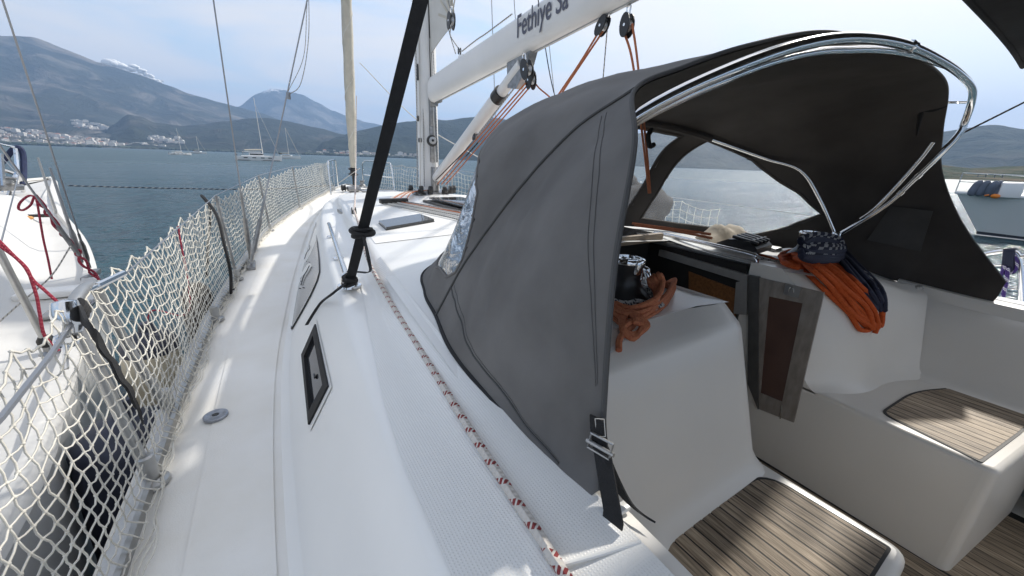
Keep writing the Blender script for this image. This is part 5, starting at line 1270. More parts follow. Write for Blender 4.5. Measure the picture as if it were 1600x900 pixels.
# ================================================================== sprayhood
HC = [  # columns port to starboard: hem, ..., after edge
 [(-1.36, .345, 1.812), (-1.355, .342, 1.82), (-1.35, .34, 1.83), (-1.345, .338, 1.835), (-1.335, .335, 1.84)],
 [(-1.368, .42, 1.820), (-1.36, .41, 1.86), (-1.35, .40, 1.90), (-1.335, .38, 1.95), (-1.32, .365, 1.99)],
 [(-1.375, .62, 1.845), (-1.37, .58, 1.93), (-1.35, .53, 2.02), (-1.325, .46, 2.11), (-1.30, .395, 2.2)],
 [(-1.376, .85, 1.872), (-1.345, .78, 2.0), (-1.32, .70, 2.13), (-1.275, .58, 2.26), (-1.215, .46, 2.38)],
 [(-1.335, 1.06, 1.885), (-1.26, .98, 2.08), (-1.19, .855, 2.27), (-1.11, .74, 2.42), (-1.04, .63, 2.505)],
 [(-1.295, 1.27, 1.893), (-1.25, 1.15, 2.10), (-1.15, 1.06, 2.37), (-1.02, .87, 2.505), (-.88, .64, 2.57)],
 [(-1.19, 1.51, 1.91), (-1.09, 1.28, 2.16), (-.97, 1.40, 2.435), (-.85, 1.08, 2.58), (-.7, .61, 2.635)],
 [(-.8, 1.77, 1.93), (-.775, 1.70, 2.15), (-.71, 1.62, 2.49), (-.58, 1.12, 2.63), (-.45, .57, 2.70)],
 [(-.4, 1.90, 1.945), (-.39, 1.84, 2.18), (-.36, 1.68, 2.52), (-.28, 1.12, 2.68), (-.15, .56, 2.735)],
 [(0, 1.95, 1.955), (0, 1.88, 2.2), (.02, 1.71, 2.54), (.08, 1.14, 2.70), (.15, .56, 2.75)],
 [(.4, 1.90, 1.945), (.4, 1.83, 2.18), (.4, 1.66, 2.52), (.42, 1.12, 2.70), (.5, .565, 2.755)],
 [(.8, 1.76, 1.91), (.8, 1.69, 2.15), (.78, 1.54, 2.45), (.78, 1.08, 2.635), (.85, .585, 2.745)],
 [(1.1, 1.54, 1.88), (1.07, 1.48, 2.1), (1.03, 1.34, 2.355), (1.04, 1.0, 2.55), (1.08, .61, 2.70)],
 [(1.25, 1.26, 1.83), (1.215, 1.19, 2.03), (1.19, 1.07, 2.25), (1.20, .87, 2.43), (1.235, .62, 2.57)],
 [(1.32, .95, 1.79), (1.3, .88, 1.95), (1.28, .8, 2.1), (1.28, .7, 2.24), (1.295, .58, 2.37)],
 [(1.335, .6, 1.765), (1.33, .57, 1.84), (1.325, .53, 1.93), (1.32, .48, 2.03), (1.31, .44, 2.12)],
 [(1.34, .24, 1.742), (1.335, .235, 1.765), (1.33, .23, 1.79), (1.325, .228, 1.82), (1.32, .225, 1.86)]]
NSUB, NROW = 14, 12
def hood_surface():
    cols = [cr(c, NROW) for c in HC]            # each 4*NROW+1 points
    m = len(cols[0]); rows = [cr([c[j] for c in cols], NSUB) for j in range(m)]
    # a little life in the cloth
    for j, r in enumerate(rows):
        for i, p in enumerate(r):
            s = i / NSUB
            if s < 4.2:
                w = math.sin(j / (m - 1) * math.pi) ** .7 * min(1, (4.2 - s) / .5) * min(1, s / .6)
                a_, b_ = p.y * .75 + p.z * .66, p.z * .75 - p.y * .66
                p.x += w * (.016 * MN.noise(Vector((a_ * 7, b_ * 2.2, 1))) + .008 * MN.noise(Vector((p.y * 16, p.z * 5, 4))) + .003 * MN.noise(Vector((p.y * 30, p.z * 24, 8))))
            elif s < 15:
                w = math.sin(j / (m - 1) * math.pi) ** .7
                p.z += w * (.008 * MN.noise(Vector((p.x * 4, p.y * 9, 2))) + .004 * MN.noise(Vector((p.x * 10, p.y * 18, 6))))
    return rows
WINS = ([(4.75, .15), (4.35, .14), (4.14, .175), (4.17, .23), (4.3, .28), (4.45, .34), (4.7, .41), (5.2, .45), (6.4, .47), (7.85, .48), (7.85, .07), (5.4, .11)],
        [(8.15, .06), (9.95, .06), (10.15, .32), (10.25, .53), (8.15, .53)],
        [(10.3, .06), (11.05, .045), (11.95, .045), (12.55, .06), (13.05, .2), (13.4, .38), (12.75, .45), (11.65, .53), (10.65, .545), (10.45, .32)])
def hood():
    t = thing('sprayhood', 'grey canvas sprayhood with clear windows and steel bows over the companionway', 'sprayhood', (0, 1.2, 1.9))
    rows = hood_surface(); m, n = len(rows), len(rows[0])
    nor = [[None] * n for _ in range(m)]
    for j in range(m):
        for i in range(n):
            a = rows[j][min(i + 1, n - 1)] - rows[j][max(i - 1, 0)]; b = rows[min(j + 1, m - 1)][i] - rows[max(j - 1, 0)][i]
            q = a.cross(b); nor[j][i] = q.normalized() if q.length > 1e-9 else V(0, 0, 1)
    # outward = away from a point inside the hood
    cen = V(0, .7, 1.9)
    for j in range(m):
        for i in range(n):
            if nor[j][i].dot(rows[j][i] - cen) < 0: nor[j][i] = -nor[j][i]
    def win(s, v):
        """which window a place belongs to: s column coordinate, v row 0..1"""
        for k, w in enumerate(WINS):
            c = False
            for (a, b), (a2, b2) in zip(w, w[1:] + w[:1]):
                if (b > v) != (b2 > v) and s < (a2 - a) * (v - b) / (b2 - b) + a: c = not c
            if c: return k
        return -1
    faces = {-1: [], 0: [], 1: [], 2: []}
    for j in range(m - 1):
        for i in range(n - 1): faces[win((i + .5) / NSUB, (j + .5) / (m - 1))].append((j, i))
    def skin(fs, off, flip):
        mb = MB(); idx = {}
        for j, i in fs:
            q = []
            for a, b in ((j, i), (j, i + 1), (j + 1, i + 1), (j + 1, i)):
                if (a, b) not in idx: idx[(a, b)] = len(mb.v); mb.v.append(rows[a][b] + nor[a][b] * off)
                q.append(idx[(a, b)])
            mb.f.append(q[::-1] if flip else q); mb.uv.append([(0, 0)] * 4)
        return mb
    cv = skin(faces[-1], 0, False).build('canvas', M['canvas'], t, angle=60)
    skin(faces[-1], -.007, True).build('inner_skin', M['inner_skin'], t, angle=60)  # inner face of the hood canvas, in the darker shaded colour
    for k in (0, 1, 2): skin(faces[k], -.003, False).build('window', M['clear'] if k else M['crinkled'], t, angle=180)
    # bound edges of the clear panes
    for wi, w in enumerate(WINS):
        pts = []
        def at(q, v):
            fi, fj = min(q * NSUB, n - 1.001), min(v * (m - 1), m - 1.001); i0, j0 = int(fi), int(fj); u_, w_ = fi - i0, fj - j0
            return (rows[j0][i0] * (1 - u_) + rows[j0][i0 + 1] * u_) * (1 - w_) + (rows[j0 + 1][i0] * (1 - u_) + rows[j0 + 1][i0 + 1] * u_) * w_
        for p, q in zip(w, w[1:] + w[:1]):
            pts += [at(p[0] + (q[0] - p[0]) * k / 14, p[1] + (q[1] - p[1]) * k / 14) for k in range(14)]
        MB().tube(pts, .013 if wi else .0045, 6, closed=True).build('window_binding', M['inner_skin'] if wi else M['canvas'], t)
    G = lambda s, v, off=.002: (lambda i, j: rows[j][i] + nor[j][i] * off)(min(n - 1, round(s * NSUB)), min(m - 1, round(v * (m - 1))))
    line = lambda pts: [G(*p) for p in pts]
    MB().tube([rows[j][4 * NSUB] + nor[j][4 * NSUB] * .002 for j in range(m)], .0038, 6).build('seam_piping', M['piping'], cv)
    MB().tube([rows[m - 1][i] for i in range(n)], .005, 7).build('edge_binding', M['piping'], cv)
    MB().tube([rows[0][i] for i in range(n)], .0065, 7).build('hem', M['canvasdark'], cv)
    ST = mat('stitching_thread', (.115, .112, .108), .85)
    for vv, s0_, s1_ in ((.90, 1.2, 3.9), (.885, 1.2, 3.9), (.145, 1, 4)):
        jv = round(vv * (m - 1)); MB().tube([rows[jv][i] + nor[jv][i] * .0008 for i in range(round(s0_ * NSUB), round(s1_ * NSUB))], .0009, 4).build('stitching', ST, cv)
    jj = round(.13 * (m - 1)); MB().tube([rows[jj][i] + nor[jj][i] * .0012 for i in range(NSUB, 4 * NSUB + 1)], .0022, 5).build('seam', M['piping'], cv)
    # inner pocket cloth on the starboard side
    pk = MB(); P4 = [P(1392, 322, x=1.27), P(1458, 330, x=1.27), P(1438, 393, x=1.285), P(1355, 375, x=1.285)]
    pk.prism(P4, (-.004, 0, 0)).build('pocket', mat('pocket_cloth', (.06, .058, .056), .85, var=.15, vscale=8), t, smooth=False)
    # steel bows
    pv = (V(-1.2, .90, 1.995), V(1.2, .90, 1.995))
    aft = cr([pv[0], V(-1.20, .76, 2.2), V(-1.155, .68, 2.34), V(-1.04, .61, 2.455), V(-.83, .55, 2.56), V(-.576, .525, 2.645), V(-.3, .515, 2.70), V(.05, .51, 2.735), V(.5, .52, 2.752), V(.82, .53, 2.752), V(1.05, .535, 2.735), V(1.18, .545, 2.69), V(1.235, .553, 2.62), V(1.24, .56, 2.55), V(1.225, .60, 2.45), V(1.22, .66, 2.33), V(1.215, .74, 2.18), pv[1]], 6)
    b = MB().tube(aft, .0145, 12).build('bow', M['chrome'], t)
    k0 = 50
    a2 = [p + V(.012, .036, -.020) * min(1.0, (k0 - i) / 14) for i, p in enumerate(aft[:k0])]
    b2 = MB().tube(a2, .011, 10).build('bow', M['chrome'], t)
    MB().tube(cr([P(1458, 222, x=1.17), P(1440, 246, x=1.18), P(1400, 292, x=1.19), P(1367, 326, x=1.195), P(1345, 342, x=1.205)], 4), .0105, 10).build('bow', M['chrome'], t)
    jb = round(.565 * (m - 1)); und = lambda q: (lambda i: rows[jb][i] - nor[jb][i] * .019)(round(q * NSUB))
    fr = cr([pv[0] + V(0.01, .02, 0), V(-1.10, .97, 2.15), V(-.97, 1.08, 2.37)] + [und(7.0 + .8 * k) for k in range(7)] + [V(1.06, 1.14, 2.36), V(1.14, 1.03, 2.2), pv[1] + V(0, .02, 0)], 6)
    fb = MB().tube(fr, .0105, 10).build('bow', M['chrome'], t)
    MB().tube(fr[20:46], .021, 8).build('bow_sleeve', M['inner_skin'], fb)
    MB().tube([P(1475, 160, x=1.16), P(1509, 160, x=1.235)], .006, 8).build('spacer_rod', M['chrome'], t)
    for p, ax in ((aft[42], aft[43] - aft[41]), (aft[-10], aft[-9] - aft[-11]), (aft[-14], aft[-13] - aft[-15])):
        MB().lathe(p - ax.normalized() * .014, [(.0152, 0), (.0185, .002), (.0185, .026), (.0152, .028)], 12, ax).build('clamp', M['chrome'], b)
    for s in (0, 1): MB().bbox(pv[s] + V(0, .01, -.03), (.035, .05, .09), .008).build('pivot', M['chrome'], t)
    # toggles and cords under the roof
    MB().tube(cr([P(1018, 203, y=1.33), P(1013, 212, y=1.30), P(1015, 228, y=1.30), P(1022, 226, y=1.30)], 4), .012, 6).build('strap_loop', M['webbing'], t)
    MB().ribbon([P(1129, 110, y=.8), P(1127, 122, y=.8)], (.012, .0, 0), .004).build('zip_tab', M['black'], t)
    k = MB(); q0 = P(1440, 172, x=1.10)
    for e in ((1425, 140), (1480, 166), (1432, 212), (1418, 172)):
        k.tube(cr([q0, q0.lerp(P(*e, x=1.12), .5) + V(0, 0, rnd.uniform(-.01, .01)), P(*e, x=1.12)], 3), .0095, 6, rf=lambda z: 1.3 - .9 * z)
    k.build('tie_cord', M['webbing'], t)
    # grey strut of cloth seen past the starboard window
    # corner cords at the starboard foot
    k = MB().tube(cr([V(1.34, .25, 1.745), V(1.40, .16, 1.72), V(1.55, .10, 1.70), V(1.85, .14, 1.62)], 4), .008, 6); k.build('corner_cord', M['webbing'], t)
    # tensioning strap at the port foot, with its buckle
    A = P(937, 652, x=-1.335); B_ = P(940, 690, x=-1.338); Bk = P(943, 704, x=-1.342); E_ = P(957, 817, z=1.832); 
    st = MB().ribbon([A + V(-.004, 0, 0), A.lerp(B_, .5) + V(-.005, 0, 0), B_ + V(-.004, 0, 0), Bk], (0.008, -.027, 0), .004)
    st.ribbon([Bk + V(-.003, 0, 0), Bk.lerp(E_, .4) + V(-.004, -.004, 0), E_ + V(0, 0, .012), E_], (0.006, -.034, 0.0), .003)
    sp = st.build('strap', M['webbing'], t)
    st = MB().ribbon(cr([Bk + V(-.008, -.004, .002), P(958, 745, x=-1.325), P(978, 780, x=-1.318), P(1000, 801, x=-1.312), P(1017, 812, x=-1.305)], 4), [V(0.004, -.033 + .0012 * i, .0) for i in range(17)], .003)
    st.build('strap_tail', M['webbing'], t)
    w = V(0.006, -.040, .004); h = V(0, .004, -.030)
    c0 = Bk + V(-.008, .001, .012) - w / 2 - h * .5
    MB().tube(cr([c0, c0 + w, c0 + w + h, c0 + h], 1, True), .0026, 8, closed=True).build('buckle', M['alu'], sp)
    MB().tube([c0 + h * .62 - w * .12, c0 + h * .62 + w * 1.14], .0034, 8).build('buckle_bar', M['alu'], sp)
    q = P(937, 682, x=-1.325)
    fr_ = [P(930, 654, x=-1.3435), P(944, 655, x=-1.3435), P(946, 682, x=-1.3435), P(932, 683, x=-1.3435)]
    MB().tube(fr_, .0009, 4, closed=True).build('stitching', M['sail'], sp)
hood()
def long_strap():
    a = P(547, 438, z=1.865); b = V(-1.235, 1.27, 2.90); d = b - a
    t = thing('awning_strap', 'long black webbing strap stretched from a deck eye to the awning, knotted near its foot', 'strap', a)
    e = b + d * .6
    wv = (e - a).cross((a + e) / 2 - EYE).normalized()
    pts = [a.lerp(e, i / 12) for i in range(13)]
    MB().ribbon(pts, [wv * (.036 + .007 * min(1, i / 5)) for i in range(13)], .006).build('webbing', M['webbing'], t)
    k = P(563, 384, z=a.z + .21); k = a + d * ((k.z - a.z) / d.z)
    kn = MB()
    for s, (r1, tl) in enumerate(((.036, .25), (.042, -.2), (.033, .05))):
        kn.tube(cr([k + V(math.cos(q) * r1, math.sin(q) * r1, tl * r1 * math.cos(q + s) + (s - 1) * .008) for q in [i * math.pi / 3 for i in range(6)]], 3, True), .0085, 6, closed=True)
    kn.build('knot', M['webbing'], t)
    kn = MB()
    for s in range(3): kn.tube(cr([a + V(math.cos(q) * .024, math.sin(q) * .024, .01 * s - .012 + .008 * math.cos(q + s * 2)) for q in [i * math.pi / 3 for i in range(6)]], 3, True), .008, 6, closed=True)
    kn.build('knot', M['webbing'], t)
    MB().ribbon(cr([k, P(576, 405, z=k.z - .06), P(577, 425, z=a.z + .05), a + V(.02, .01, .03), a], 4), V(.012, .010, .0), .003).build('strap_loop', M['webbing'], t)
    S = [a, P(532, 449, z=1.852), P(518, 460, z=1.822)] + [on_side(*side_pt(*q), .012) for q in ((506, 474), (494, 491), (483, 509))]
    MB().ribbon(cr(S, 5), V(.014, -.012, .004), .003).build('strap_tail', M['webbing'], t)
long_strap()
def bimini():
    t = thing('bimini', 'charcoal canvas bimini awning overhead, its front corner at the top right of the picture', 'awning', (0, -1.2, 3.0))
    rows = []
    for j in range(15):
        y = .42 - 2.2 * j / 14; row = []
        for i in range(25):
            x = -1.5 + 3.0 * i / 24; k = abs(x) / 1.5
            row.append(V(x, y + .05, 2.91 - .03 * k ** 4 + .05 * math.sin(j / 14 * math.pi)))
        rows.append(row)
    MB().grid(rows).build('canvas', M['canvasdark'], t); MB().grid([[q - V(0, 0, .008) for q in r] for r in rows], flip=True).build('inner_skin', M['canvasdark'], t)
    MB().tube([q + V(0, .004, -.004) for q in rows[0]], .012, 8).build('front_edge', M['canvasdark'], t)
    for y in (-.2, -1.6):
        MB().tube(cr([V(-1.9, y - .2, 1.5), V(-1.75, y, 2.4), V(-1.45, y, 2.85), V(0, y, 2.9), V(1.45, y, 2.85), V(1.75, y, 2.4), V(1.9, y - .2, 1.5)], 5), .0125, 8).build('frame_bow', M['chrome'], t)
bimini()
rope('bimini_strap', [P(1506, 207, x=1.26), P(1600, 160, x=1.55), P(1700, 110, x=1.85)], .0045, M['ropeblack'], 'dark strap from the aft bow of the hood out to the right towards the awning', cat='strap')
# ================================================================== net
def net(name, label, side, y0, y1, pitch, rows_n, r, gate=True, top=.60):
    mb = MB(); nodes = []
    # arc length stations along the deck edge
    st = [y0]; 
    while st[-1] < y1:
        y = st[-1]; (w0, z0), (w1, z1) = deck_edge(y), deck_edge(y + .02); st.append(y + pitch * .02 / math.hypot(.02, w1 - w0))
    n = len(st)
    for i, y in enumerate(st):
        w, z = deck_edge(min(y, 9.7)); col = []
        posts = (1.36, 1.76, 2.69, 3.45, 5.3, 6.9, 8.4)
        sag = min(abs(y - p) for p in posts)
        h = top + .010 - .035 * min(1, sag / .5) - .034 * abs(math.sin(math.pi * i / 5)) * (.7 + .5 * rnd.random())
        if y > 8.4: w = w + (.60 - deck_edge(8.4)[0] + .05) * 0
        for j in range(rows_n + 1):
            k = j / rows_n
            belly = .035 * math.sin(k * math.pi) * math.sin(y * 2.1 + 1)
            x = w - .005 + .045 * k + belly + rnd.uniform(-.0025, .0025)
            if j == 0: x = w - .03 + rnd.uniform(-.012, .012); zz = z + .03 + rnd.uniform(-.01, .01)
            else: zz = z + .03 + (h - .03) * k ** 1.04 + rnd.uniform(-.0028, .0028)
            yy = y + rnd.uniform(-.0022, .0022) + .02 * math.sin(k * 5 + y * 1.3)
            col.append(V(side * x, yy, zz))
        nodes.append(col)
    def strand(a, b, sag, rad):
        m_ = (a + b) / 2 + V(rnd.uniform(-.003, .003), rnd.uniform(-.003, .003), -sag)
        mb.tube([a, m_, b], rad, 4, caps=False)
    for i in range(n):
        for j in range(rows_n + 1):
            if j < rows_n: strand(nodes[i][j], nodes[i][j + 1], 0, r)
            if i < n - 1: strand(nodes[i][j], nodes[i + 1][j], (.004 if j not in (0, rows_n) else .006) * rnd.uniform(.2, 1.4), r if j < rows_n else r * 1.25)
            if nodes[i][j].y < 4.5: mb.ball(nodes[i][j], r * 1.8, (1.2, 1.2, 1), 5, 3, .2)
    t = tag(mb.build(name, M['net'], loc=(side * 2.1, 3, 1.4), angle=180), label, 'safety net')
    # gathered foot of the net lying along the toe rail
    ft = MB()
    for q in range(3):
        pts = []
        for i in range(int((y1 - y0) / .03)):
            y = y0 + i * .03; w, z = deck_edge(min(y, 9.6)); sc = max(0, math.sin(y * 6.5 + q * .5)) ** 2 * .022
            pts.append(V(side * (w - .030 - .007 * q - sc * (1 + .3 * math.sin(y * 3)) + .006 * math.sin(y * 37 + q)), y, z + .016 + .006 * abs(math.sin(y * 23 + q * 2)) + .004 * q))
        ft.tube(pts, r * 1.05, 4)
    ft.build('net_foot', M['net'], t)
    return t
net('safety_net', 'white knotted safety net laced to the port lifeline and toe rail', -1, .30, 9.45, .040, 15, .0021)
net('safety_net', 'white safety net along the starboard bow rail beyond the mast', 1, 2.2, 9.3, .085, 7, .0028)
def net_straps():
    c = V(-2.2, 1.39, 1.95)
    t = thing('gate_strap', 'black strap taped round the gate post top and pulled down through the net', 'strap', c)
    k = MB()
    for s in range(3): k.tube(cr([V(-2.20 + .022 * math.cos(q), 1.385 + .03 * math.sin(q) + s * .006, 1.945 + .018 * math.sin(q + .5) - .010 * s) for q in [i * math.pi / 3 for i in range(6)]], 3, True), .008, 6, closed=True)
    k.build('tape', M['webbing'], t)
    p = [V(-2.19, 1.39, 1.945), P(140, 512, x=-2.125), P(166, 552, x=-2.11), P(186, 585, x=-2.105), P(207, 618, x=-2.10), P(222, 654, x=-2.09)]
    MB().ribbon(cr(p, 5), [V(0, .012, .032) + V(0, .008, .008) * math.sin(i) for i in range(26)], .006).build('webbing', M['webbing'], t)
    t = thing('stanchion_strap', 'black strap looped over a stanchion top, both legs running down the net', 'strap', V(-2.06, 3.45, 2.0))
    top = V(-2.10, 3.45, 2.055)
    MB().tube(cr([P(323, 434, x=-2.2), P(325, 380, x=-2.15), P(329, 330, x=-2.11), top, P(338, 335, x=-2.01), P(350, 380, x=-1.985), P(360, 425, x=-1.98), P(361, 458, z=1.425)], 5), .0095, 6).build('webbing', M['webbing'], t)
    k = MB().ball(P(361, 450, z=1.43), .028, (1, 1, .8), 10, 7, .15); k.build('knot', M['webbing'], t)
net_straps()

# ================================================================== things around the companionway
def winch(c, label=None):
    w = MB().lathe(c, [(.095, 0), (.100, .008), (.098, .022), (.080, .040), (.070, .052), (.053, .072), (.048, .095), (.050, .125), (.055, .140), (.055, .148), (.0, .15)], 30).build('winch', M['black'], YT)
    MB().lathe(c + V(0, 0, .148), [(.056, 0), (.057, .006), (.054, .012), (.047, .014), (.046, .010), (.038, .010), (.037, .015), (.030, .016), (.029, .010), (.016, .010), (.015, .002), (0, .002)], 30).build('cap', M['chrome'], w)
    MB().bbox(c + V(-.012, -.052, .138), (.022, .016, .045), .005).build('feeder_arm', M['chrome'], w)
    MB().tube(cr([c + V(.05, .01, .145), c + V(.075, 0, .12), c + V(.078, -.005, .08), c + V(.06, 0, .05)], 4), .003, 6).build('guide_wire', M['chrome'], w)
WC = V(-.725, .855, 1.893)
winch(WC)
from mathutils.bvhtree import BVHTree
def bvh_of(names):
    vs, fs = [], []
    for nm in names:
        o = PO[nm]; off = len(vs); vs += [v.co + ORG[nm] for v in o.data.vertices]; fs += [[off + q for q in p.vertices] for p in o.data.polygons]
    return BVHTree.FromPolygons(vs, fs)
CK = bvh_of([k for k in PO if k.split('.')[0] in ('cockpit_side', 'coachroof', 'seat')])
def on(u, v, off=.012):
    """where the line of sight meets the cockpit mouldings, lifted off the surface"""
    for k in range(40):
        d = (RM @ Vector(((u - 800) / 600.0, -(v - 450 + k * 2) / 600.0, -1.0))).normalized(); h = CK.ray_cast(EYE, d)
        if h[0] and h[3] < 3.8: break
    p, nn = h[0], h[1]
    if nn.dot(d) > 0: nn = -nn
    return p + nn * off
def coils():
    # grey turns round the base of the winch
    pts = []
    for i in range(90):
        a = i * .30; r = .108 + .012 * math.sin(i * 1.7) + .006 * (i % 3); pts.append(WC + V(math.cos(a) * r, math.sin(a) * r, .012 + .035 * i / 90 + .006 * math.sin(i * 2.3)))
    rope('rope_coil', pts, .0075, M['ropegrey'], 'grey flecked rope wound round the foot of the port winch', n=2)
    # orange hank hung on the winch
    t = thing('rope_coil', 'faded orange rope hank hanging over the port winch and down the white bulkhead', 'rope', WC + V(0, -.1, 0))
    for k in range(10):
        q = rnd.uniform; h = .009 + .014 * (k % 3); f = k / 9
        pts = [WC + V(.055 + .02 * f, -.05 - .03 * f, .085 + .03 * f + q(-.01, .01)), on(1040 + 12 * f + q(-2, 2), 436 + 10 * f, h + .03), on(1046 + 6 * f, 462 - 10 * f + q(-3, 3), h + .012), on(1030 + 14 * f, 484 - 10 * f + q(-3, 3), h), on(1004 + 12 * f, 500 - 6 * f + q(-4, 4), h),
               on(976 - 4 * f, 508 + 8 * q(-1, 1), h), on(948 + q(-5, 5), 494 - 10 * f, h + .012), WC + V(-.09 + q(-.02, .02), -.10 - .02 * f, .01 + .03 * f), WC + V(-.01, -.125 - .015 * f, .02 + .045 * f), WC + V(.05, -.09 - .02 * f, .05 + .05 * f)]
        MB().tube(cr(pts, 6, True), rnd.choice((.0070, .0076, .0080)), 7, closed=True).build('loop', M['ropeorange'], t)
    MB().tube(cr([on(1000, 500), on(985, 514), on(972, 524, .016), on(967, 538), on(964, 552)], 4), .0094, 7).build('tail', M['ropeorange'], t)
    for k in range(3):
        MB().tube(cr([on(972 + 6 * k, 500 + 5 * k, .03), on(990, 508 + 6 * k, .035), on(1004 - 4 * k, 520, .03), on(985, 530 + 3 * k, .02), on(966, 520 + 2 * k, .025)], 4, True), .0094, 7, closed=True).build('gasket_turn', M['ropeorange'], t)
    # starboard winch bundle: navy-and-white coil over an orange hank
    t = thing('rope_coil', 'navy and white rope coil draped over the starboard winch', 'rope', V(.8, .9, 1.95))
    for k in range(8):
        j = lambda s: rnd.uniform(-s, s)
        pts = [*[P(uu + j(4), vv + k * 3.2 + j(1.5), y=.80 - .005 * k + dy) for uu, vv, dy in ((1254, 374, 0), (1280, 367, .02), (1308, 373, .03), (1315, 383, .0), (1292, 386, -.05), (1262, 384, -.03))]]
        MB().tube(cr(pts, 5, True), .0135, 8, closed=True).build('turn', M['ropenavy'] if k in (0, 1, 4) else M['navyrope'], t)
    for k in range(4):
        j = lambda s: rnd.uniform(-s, s)
        h = .022 + .008 * (k % 3)
        g = .25 + .75 * k / 3; h += .012
        pts = [on(1288 + 16 * g + j(2), 400 + j(3), h + .03), on(1308 + 18 * g + j(2), 424 - 6 * g, h), on(1328 + 22 * g + j(2), 452 - 8 * g, h), on(1345 + 18 * g + j(2), 476 + j(5), h), on(1352 + 13 * g, 482 + j(3), h), on(1338 + 24 * g, 454 - 4 * g, h), on(1316 + 18 * g, 428 - 6 * g, h), on(1296 + 16 * g, 404, h + .03)]
        MB().tube(cr(pts, 5, True), .0115, 8, closed=True).build('loop', M['ropenavy'] if k == 3 else M['navyrope'], t)
    MB().bbox(P(1292, 402, y=.82), (.10, .1, .09), .03).build('wrapped_core', M['navyrope'], t)
    t = thing('rope_coil', 'bright orange rope hank hanging down the white starboard coaming', 'rope', V(.7, .8, 1.9))
    for k in range(6):
        j = lambda s: rnd.uniform(-s, s)
        f = k / 5 * .85; h = .012 + .014 * (k % 2)
        pts = [on(1238 + j(4), 414 + j(4), h + .02), on(1264 + 20 * f + j(2), 438 - 18 * f + j(2), h + .010), on(1296 + 22 * f + j(2), 462 - 18 * f + j(2), h), on(1320 + 26 * f + j(3), 492 - 10 * f + j(3), h), on(1342 + 22 * f + j(3), 508 + j(7), h), on(1352 + 14 * f + j(3), 508 + j(6), h + .006), on(1334 + 30 * f, 482 + j(3), h + .012), on(1306 + 22 * f, 454 - 10 * f + j(2), h + .012), on(1270 + 20 * f, 428 - 12 * f + j(2), h + .02)]
        MB().tube(cr(pts, 5, True), .0115, 8, closed=True).build('loop', M['ropebright'], t)
    MB().tube(cr([on(1366, 470, .03), on(1369, 492, .025), on(1364, 508, .02), on(1362, 520, .012)], 4), .0115, 8).build('tail', M['ropebright'], t)
    for k in range(3): MB().tube(cr([on(1216 + 2 * k, 408 + 5 * k, .03), on(1236, 402 + 7 * k, .045), on(1258, 408 + 6 * k, .04), on(1240, 420 + 2 * k, .03)], 4, True), .0115, 8, closed=True).build('gasket_turn', M['ropebright'], t)
    rope('clutch_line', [on(1176, 398, .01), on(1200, 404, .01), on(1218, 411, .012), on(1234, 416, .03)], .0075, M['ropebright'], 'red-orange line from the clutches to the bright orange hank')
    rope('clutch_line', [on(1168, 400, .01), on(1195, 408, .01), on(1228, 410, .015), on(1275, 400, .05)], .007, M['ropegrey'], 'grey line from the clutches towards the starboard winch')
    rope('clutch_line', [P(992, 352, y=1.68), P(1050, 360, y=1.4), P(1112, 372, y=1.14)], .008, M['ropeorange'], 'orange line lying forward of the clutches under the hood')
    rope('clutch_line', [P(988, 349, y=1.66), P(1040, 356, y=1.45), P(1110, 366, y=1.16)], .008, M['ropeorange'], 'second orange line lying forward of the clutches, nearer the window')
    # white knotted line lying on the starboard coaming
    rope('line', [P(1352, 428, x=1.22), P(1365, 455, x=1.22), P(1385, 468, x=1.22), P(1410, 476, x=1.22), P(1436, 470, x=1.24), P(1444, 460, x=1.26), P(1430, 452, x=1.28)], .009, M['ropenavy'] if False else rope_mat('white_rope_dark_fleck', (.55, .54, .52), (.03, .03, .05), .08, .25), 'white rope with dark flecks looped over the starboard coaming')
    k = MB().ball(P(1434, 451, x=1.27), .022, (1.3, 1, .9), 10, 7, .2); k.ball(P(1424, 453, x=1.27), .016, nu=8, nv=6); tag(k.build('knot', M['ropegrey'], loc=P(1434, 451, x=1.27)), 'grey knot on the starboard coaming edge under the hood hem', 'knot')
    k = MB().bbox(P(1380, 452, x=1.24), (.06, .10, .035), .012); k.ball(P(1372, 446, x=1.24), .024, nu=10, nv=7); tag(k.build('shackle_block', M['black'], loc=P(1380, 452, x=1.24)), 'black fitting lying on the starboard coaming next to the orange hank', 'fitting')
    # rope hitched on the pushpit rail
    t = thing('rope_hank', 'black and purple rope hank tied on the starboard steel rail, two tails hanging', 'rope', P(1575, 395, x=1.97))
    for k in range(5):
        u = 1570 + 3.4 * k; MB().tube(cr([P(u, 390, x=1.96), P(u - 1, 400, x=1.95), P(u - 3, 424 - 3 * (k % 2), x=1.95), P(u + 1, 424, x=1.965), P(u + 3, 400, x=1.99), P(u + 2, 391, x=1.985)], 4, True), .0075, 6, closed=True).build('turn', M['navyrope'], t)
    MB().tube(cr([P(1570, 415, x=1.94), P(1563, 432, x=1.94), P(1553, 455, x=1.95)], 4), .0085, 6).build('tail', M['ropepurple'], t)
    MB().tube(cr([P(1575, 418, x=1.94), P(1572, 440, x=1.94), P(1567, 464, x=1.95)], 4), .010, 6).build('tail', M['ropepurple'], t)
    MB().tube(cr([P(1584, 396, x=1.96), P(1589, 408, x=1.95), P(1587, 422, x=1.95), P(1576, 428, x=1.95)], 4), .0075, 6).build('tail', M['ropepurple'], t)
coils()
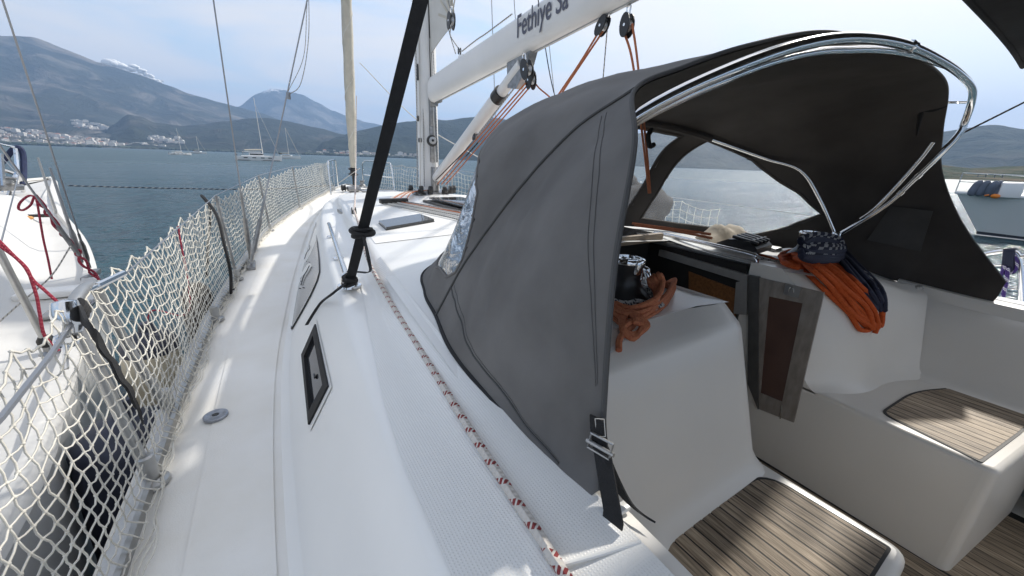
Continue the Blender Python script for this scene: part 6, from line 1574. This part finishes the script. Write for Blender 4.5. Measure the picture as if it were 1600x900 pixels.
def hatch_gear():
    # grab rails beside the sliding hatch
    for s, pts in ((1, [(.45, 1.66, 1.885), (.45, 1.645, 1.915), (.45, 1.60, 1.930), (.45, 1.06, 1.918), (.45, 1.00, 1.902), (.45, .985, 1.87)]), (-1, [(-.44, 1.62, 1.89), (-.44, 1.60, 1.925), (-.44, 1.55, 1.945), (-.44, 1.05, 1.945), (-.44, .99, 1.93), (-.44, .975, 1.885)])):
        MB().tube(cr([Vector(p) for p in pts], 6), .0135, 10).build('grab_rail', M['chrome'], YT)
    # rope clutches
    p = V(.66, 1.16, 1.90); rot = Matrix.Rotation(math.radians(8), 3, 'Z')
    c = MB().prism([p + rot @ V(-.125, y, z) for y, z in ((-.10, 0), (.12, 0), (.12, .03), (.06, .062), (-.05, .066), (-.10, .03))], rot @ V(.25, 0, 0)).build('rope_clutch', M['black'], YT, smooth=False)
    for k in range(4):
        q = p + rot @ V(-.09 + .06 * k, -.02, .066)
        MB().bbox(q, (.034, .14, .018), .006, rot=rot @ Matrix.Rotation(math.radians(9), 3, 'X')).build('lever', M['black'], c)
        MB().bbox(q + V(0, -.045, .008), (.022, .012, .004), .001, rot=rot).build('lever_mark', M['alu'], c)
    MB().bbox(V(1.0, 1.2, 1.87), (.10, .16, .03), .01).build('cheek_block', M['darksteel'], YT)
    MB().lathe(V(.92, 1.02, 1.885), [(.05, 0), (.05, .012), (.02, .022), (0, .024)], 18).build('turning_block', M['darksteel'], YT)
    w = V(.80, .90, 1.875)
    winch(w)
    # beige cloth, grey bundle
    c = P(1130, 358, y=1.42)
    rows = []
    for i in range(9):
        u = i / 8; row = []
        for j in range(15):
            v = j / 14; ww = .30 * (1 - .35 * u); hgt = .085 * math.sin(u * math.pi) ** .6 * (math.sin(v * math.pi) ** .5) * (1 + .25 * math.sin(v * 17 + u * 3))
            row.append(c + V(-ww + 2 * ww * v, -.09 + .18 * u, -.065 + hgt + rnd.uniform(-.004, .004)))
        rows.append(row)
    tag(MB().grid(rows).build('folded_cloth', M['beige'], loc=c), 'crumpled beige cloth lying inside the hood window behind the clutches', 'cloth')
    def sack(c, rad, sc, lab, m, nm='dinghy_bag'):
        mb = MB(); vs = []; nu, nv = 26, 16
        for i in range(nv + 1):
            th = math.pi * i / nv; row = []
            for j in range(nu + 1):
                ph = 2 * math.pi * (j % nu) / nu; d = V(math.sin(th) * math.cos(ph), math.sin(th) * math.sin(ph), math.cos(th))
                k = 1 + .16 * MN.noise(d * 2.2 + c) + .07 * MN.noise(d * 6 + c) ; q = V(d.x * sc[0], d.y * sc[1], d.z * sc[2]) * rad * k
                q.z = max(q.z, -.19 * sc[2] / .7); row.append(c + q)
            vs.append(row)
        mb.grid(vs, flip=True); tag(mb.build(nm, m, loc=c), lab, 'bag')
    sack(P(1000, 322, y=2.32), .30, (1.15, .65, .62), 'larger grey bundled bag lying on the coachroof ahead of the hood window', M['bag'])
    sack(P(968, 300, y=2.52), .25, (.85, .6, .72), 'rounded grey bag heaped behind the larger one ahead of the hood', M['bag'])
    # deck clips of the hood at the port front corner
    MB().bbox(P(682, 461, z=1.885), (.012, .02, .018), .004).build('hood_clip', M['darksteel'], YT)
hatch_gear()
def haze():
    m = bpy.data.materials.new('haze_air'); m.use_nodes = True; n = m.node_tree.nodes; n.remove(n['Principled BSDF'])
    v = n.new('ShaderNodeVolumePrincipled'); v.inputs['Color'].default_value = (0.40, 0.62, 1.0, 1); v.inputs['Density'].default_value = 1.2e-4; v.inputs['Anisotropy'].default_value = 0.1
    m.node_tree.links.new(v.outputs[0], n['Material Output'].inputs['Volume'])
    S = 14500.0; mb = MB().box((0, 0, 745), (2 * S, 2 * S, 1512)); o = mb.build('haze', m, smooth=False); tag(o, 'thin blue haze over the bay', 'haze', kind='stuff')
haze()
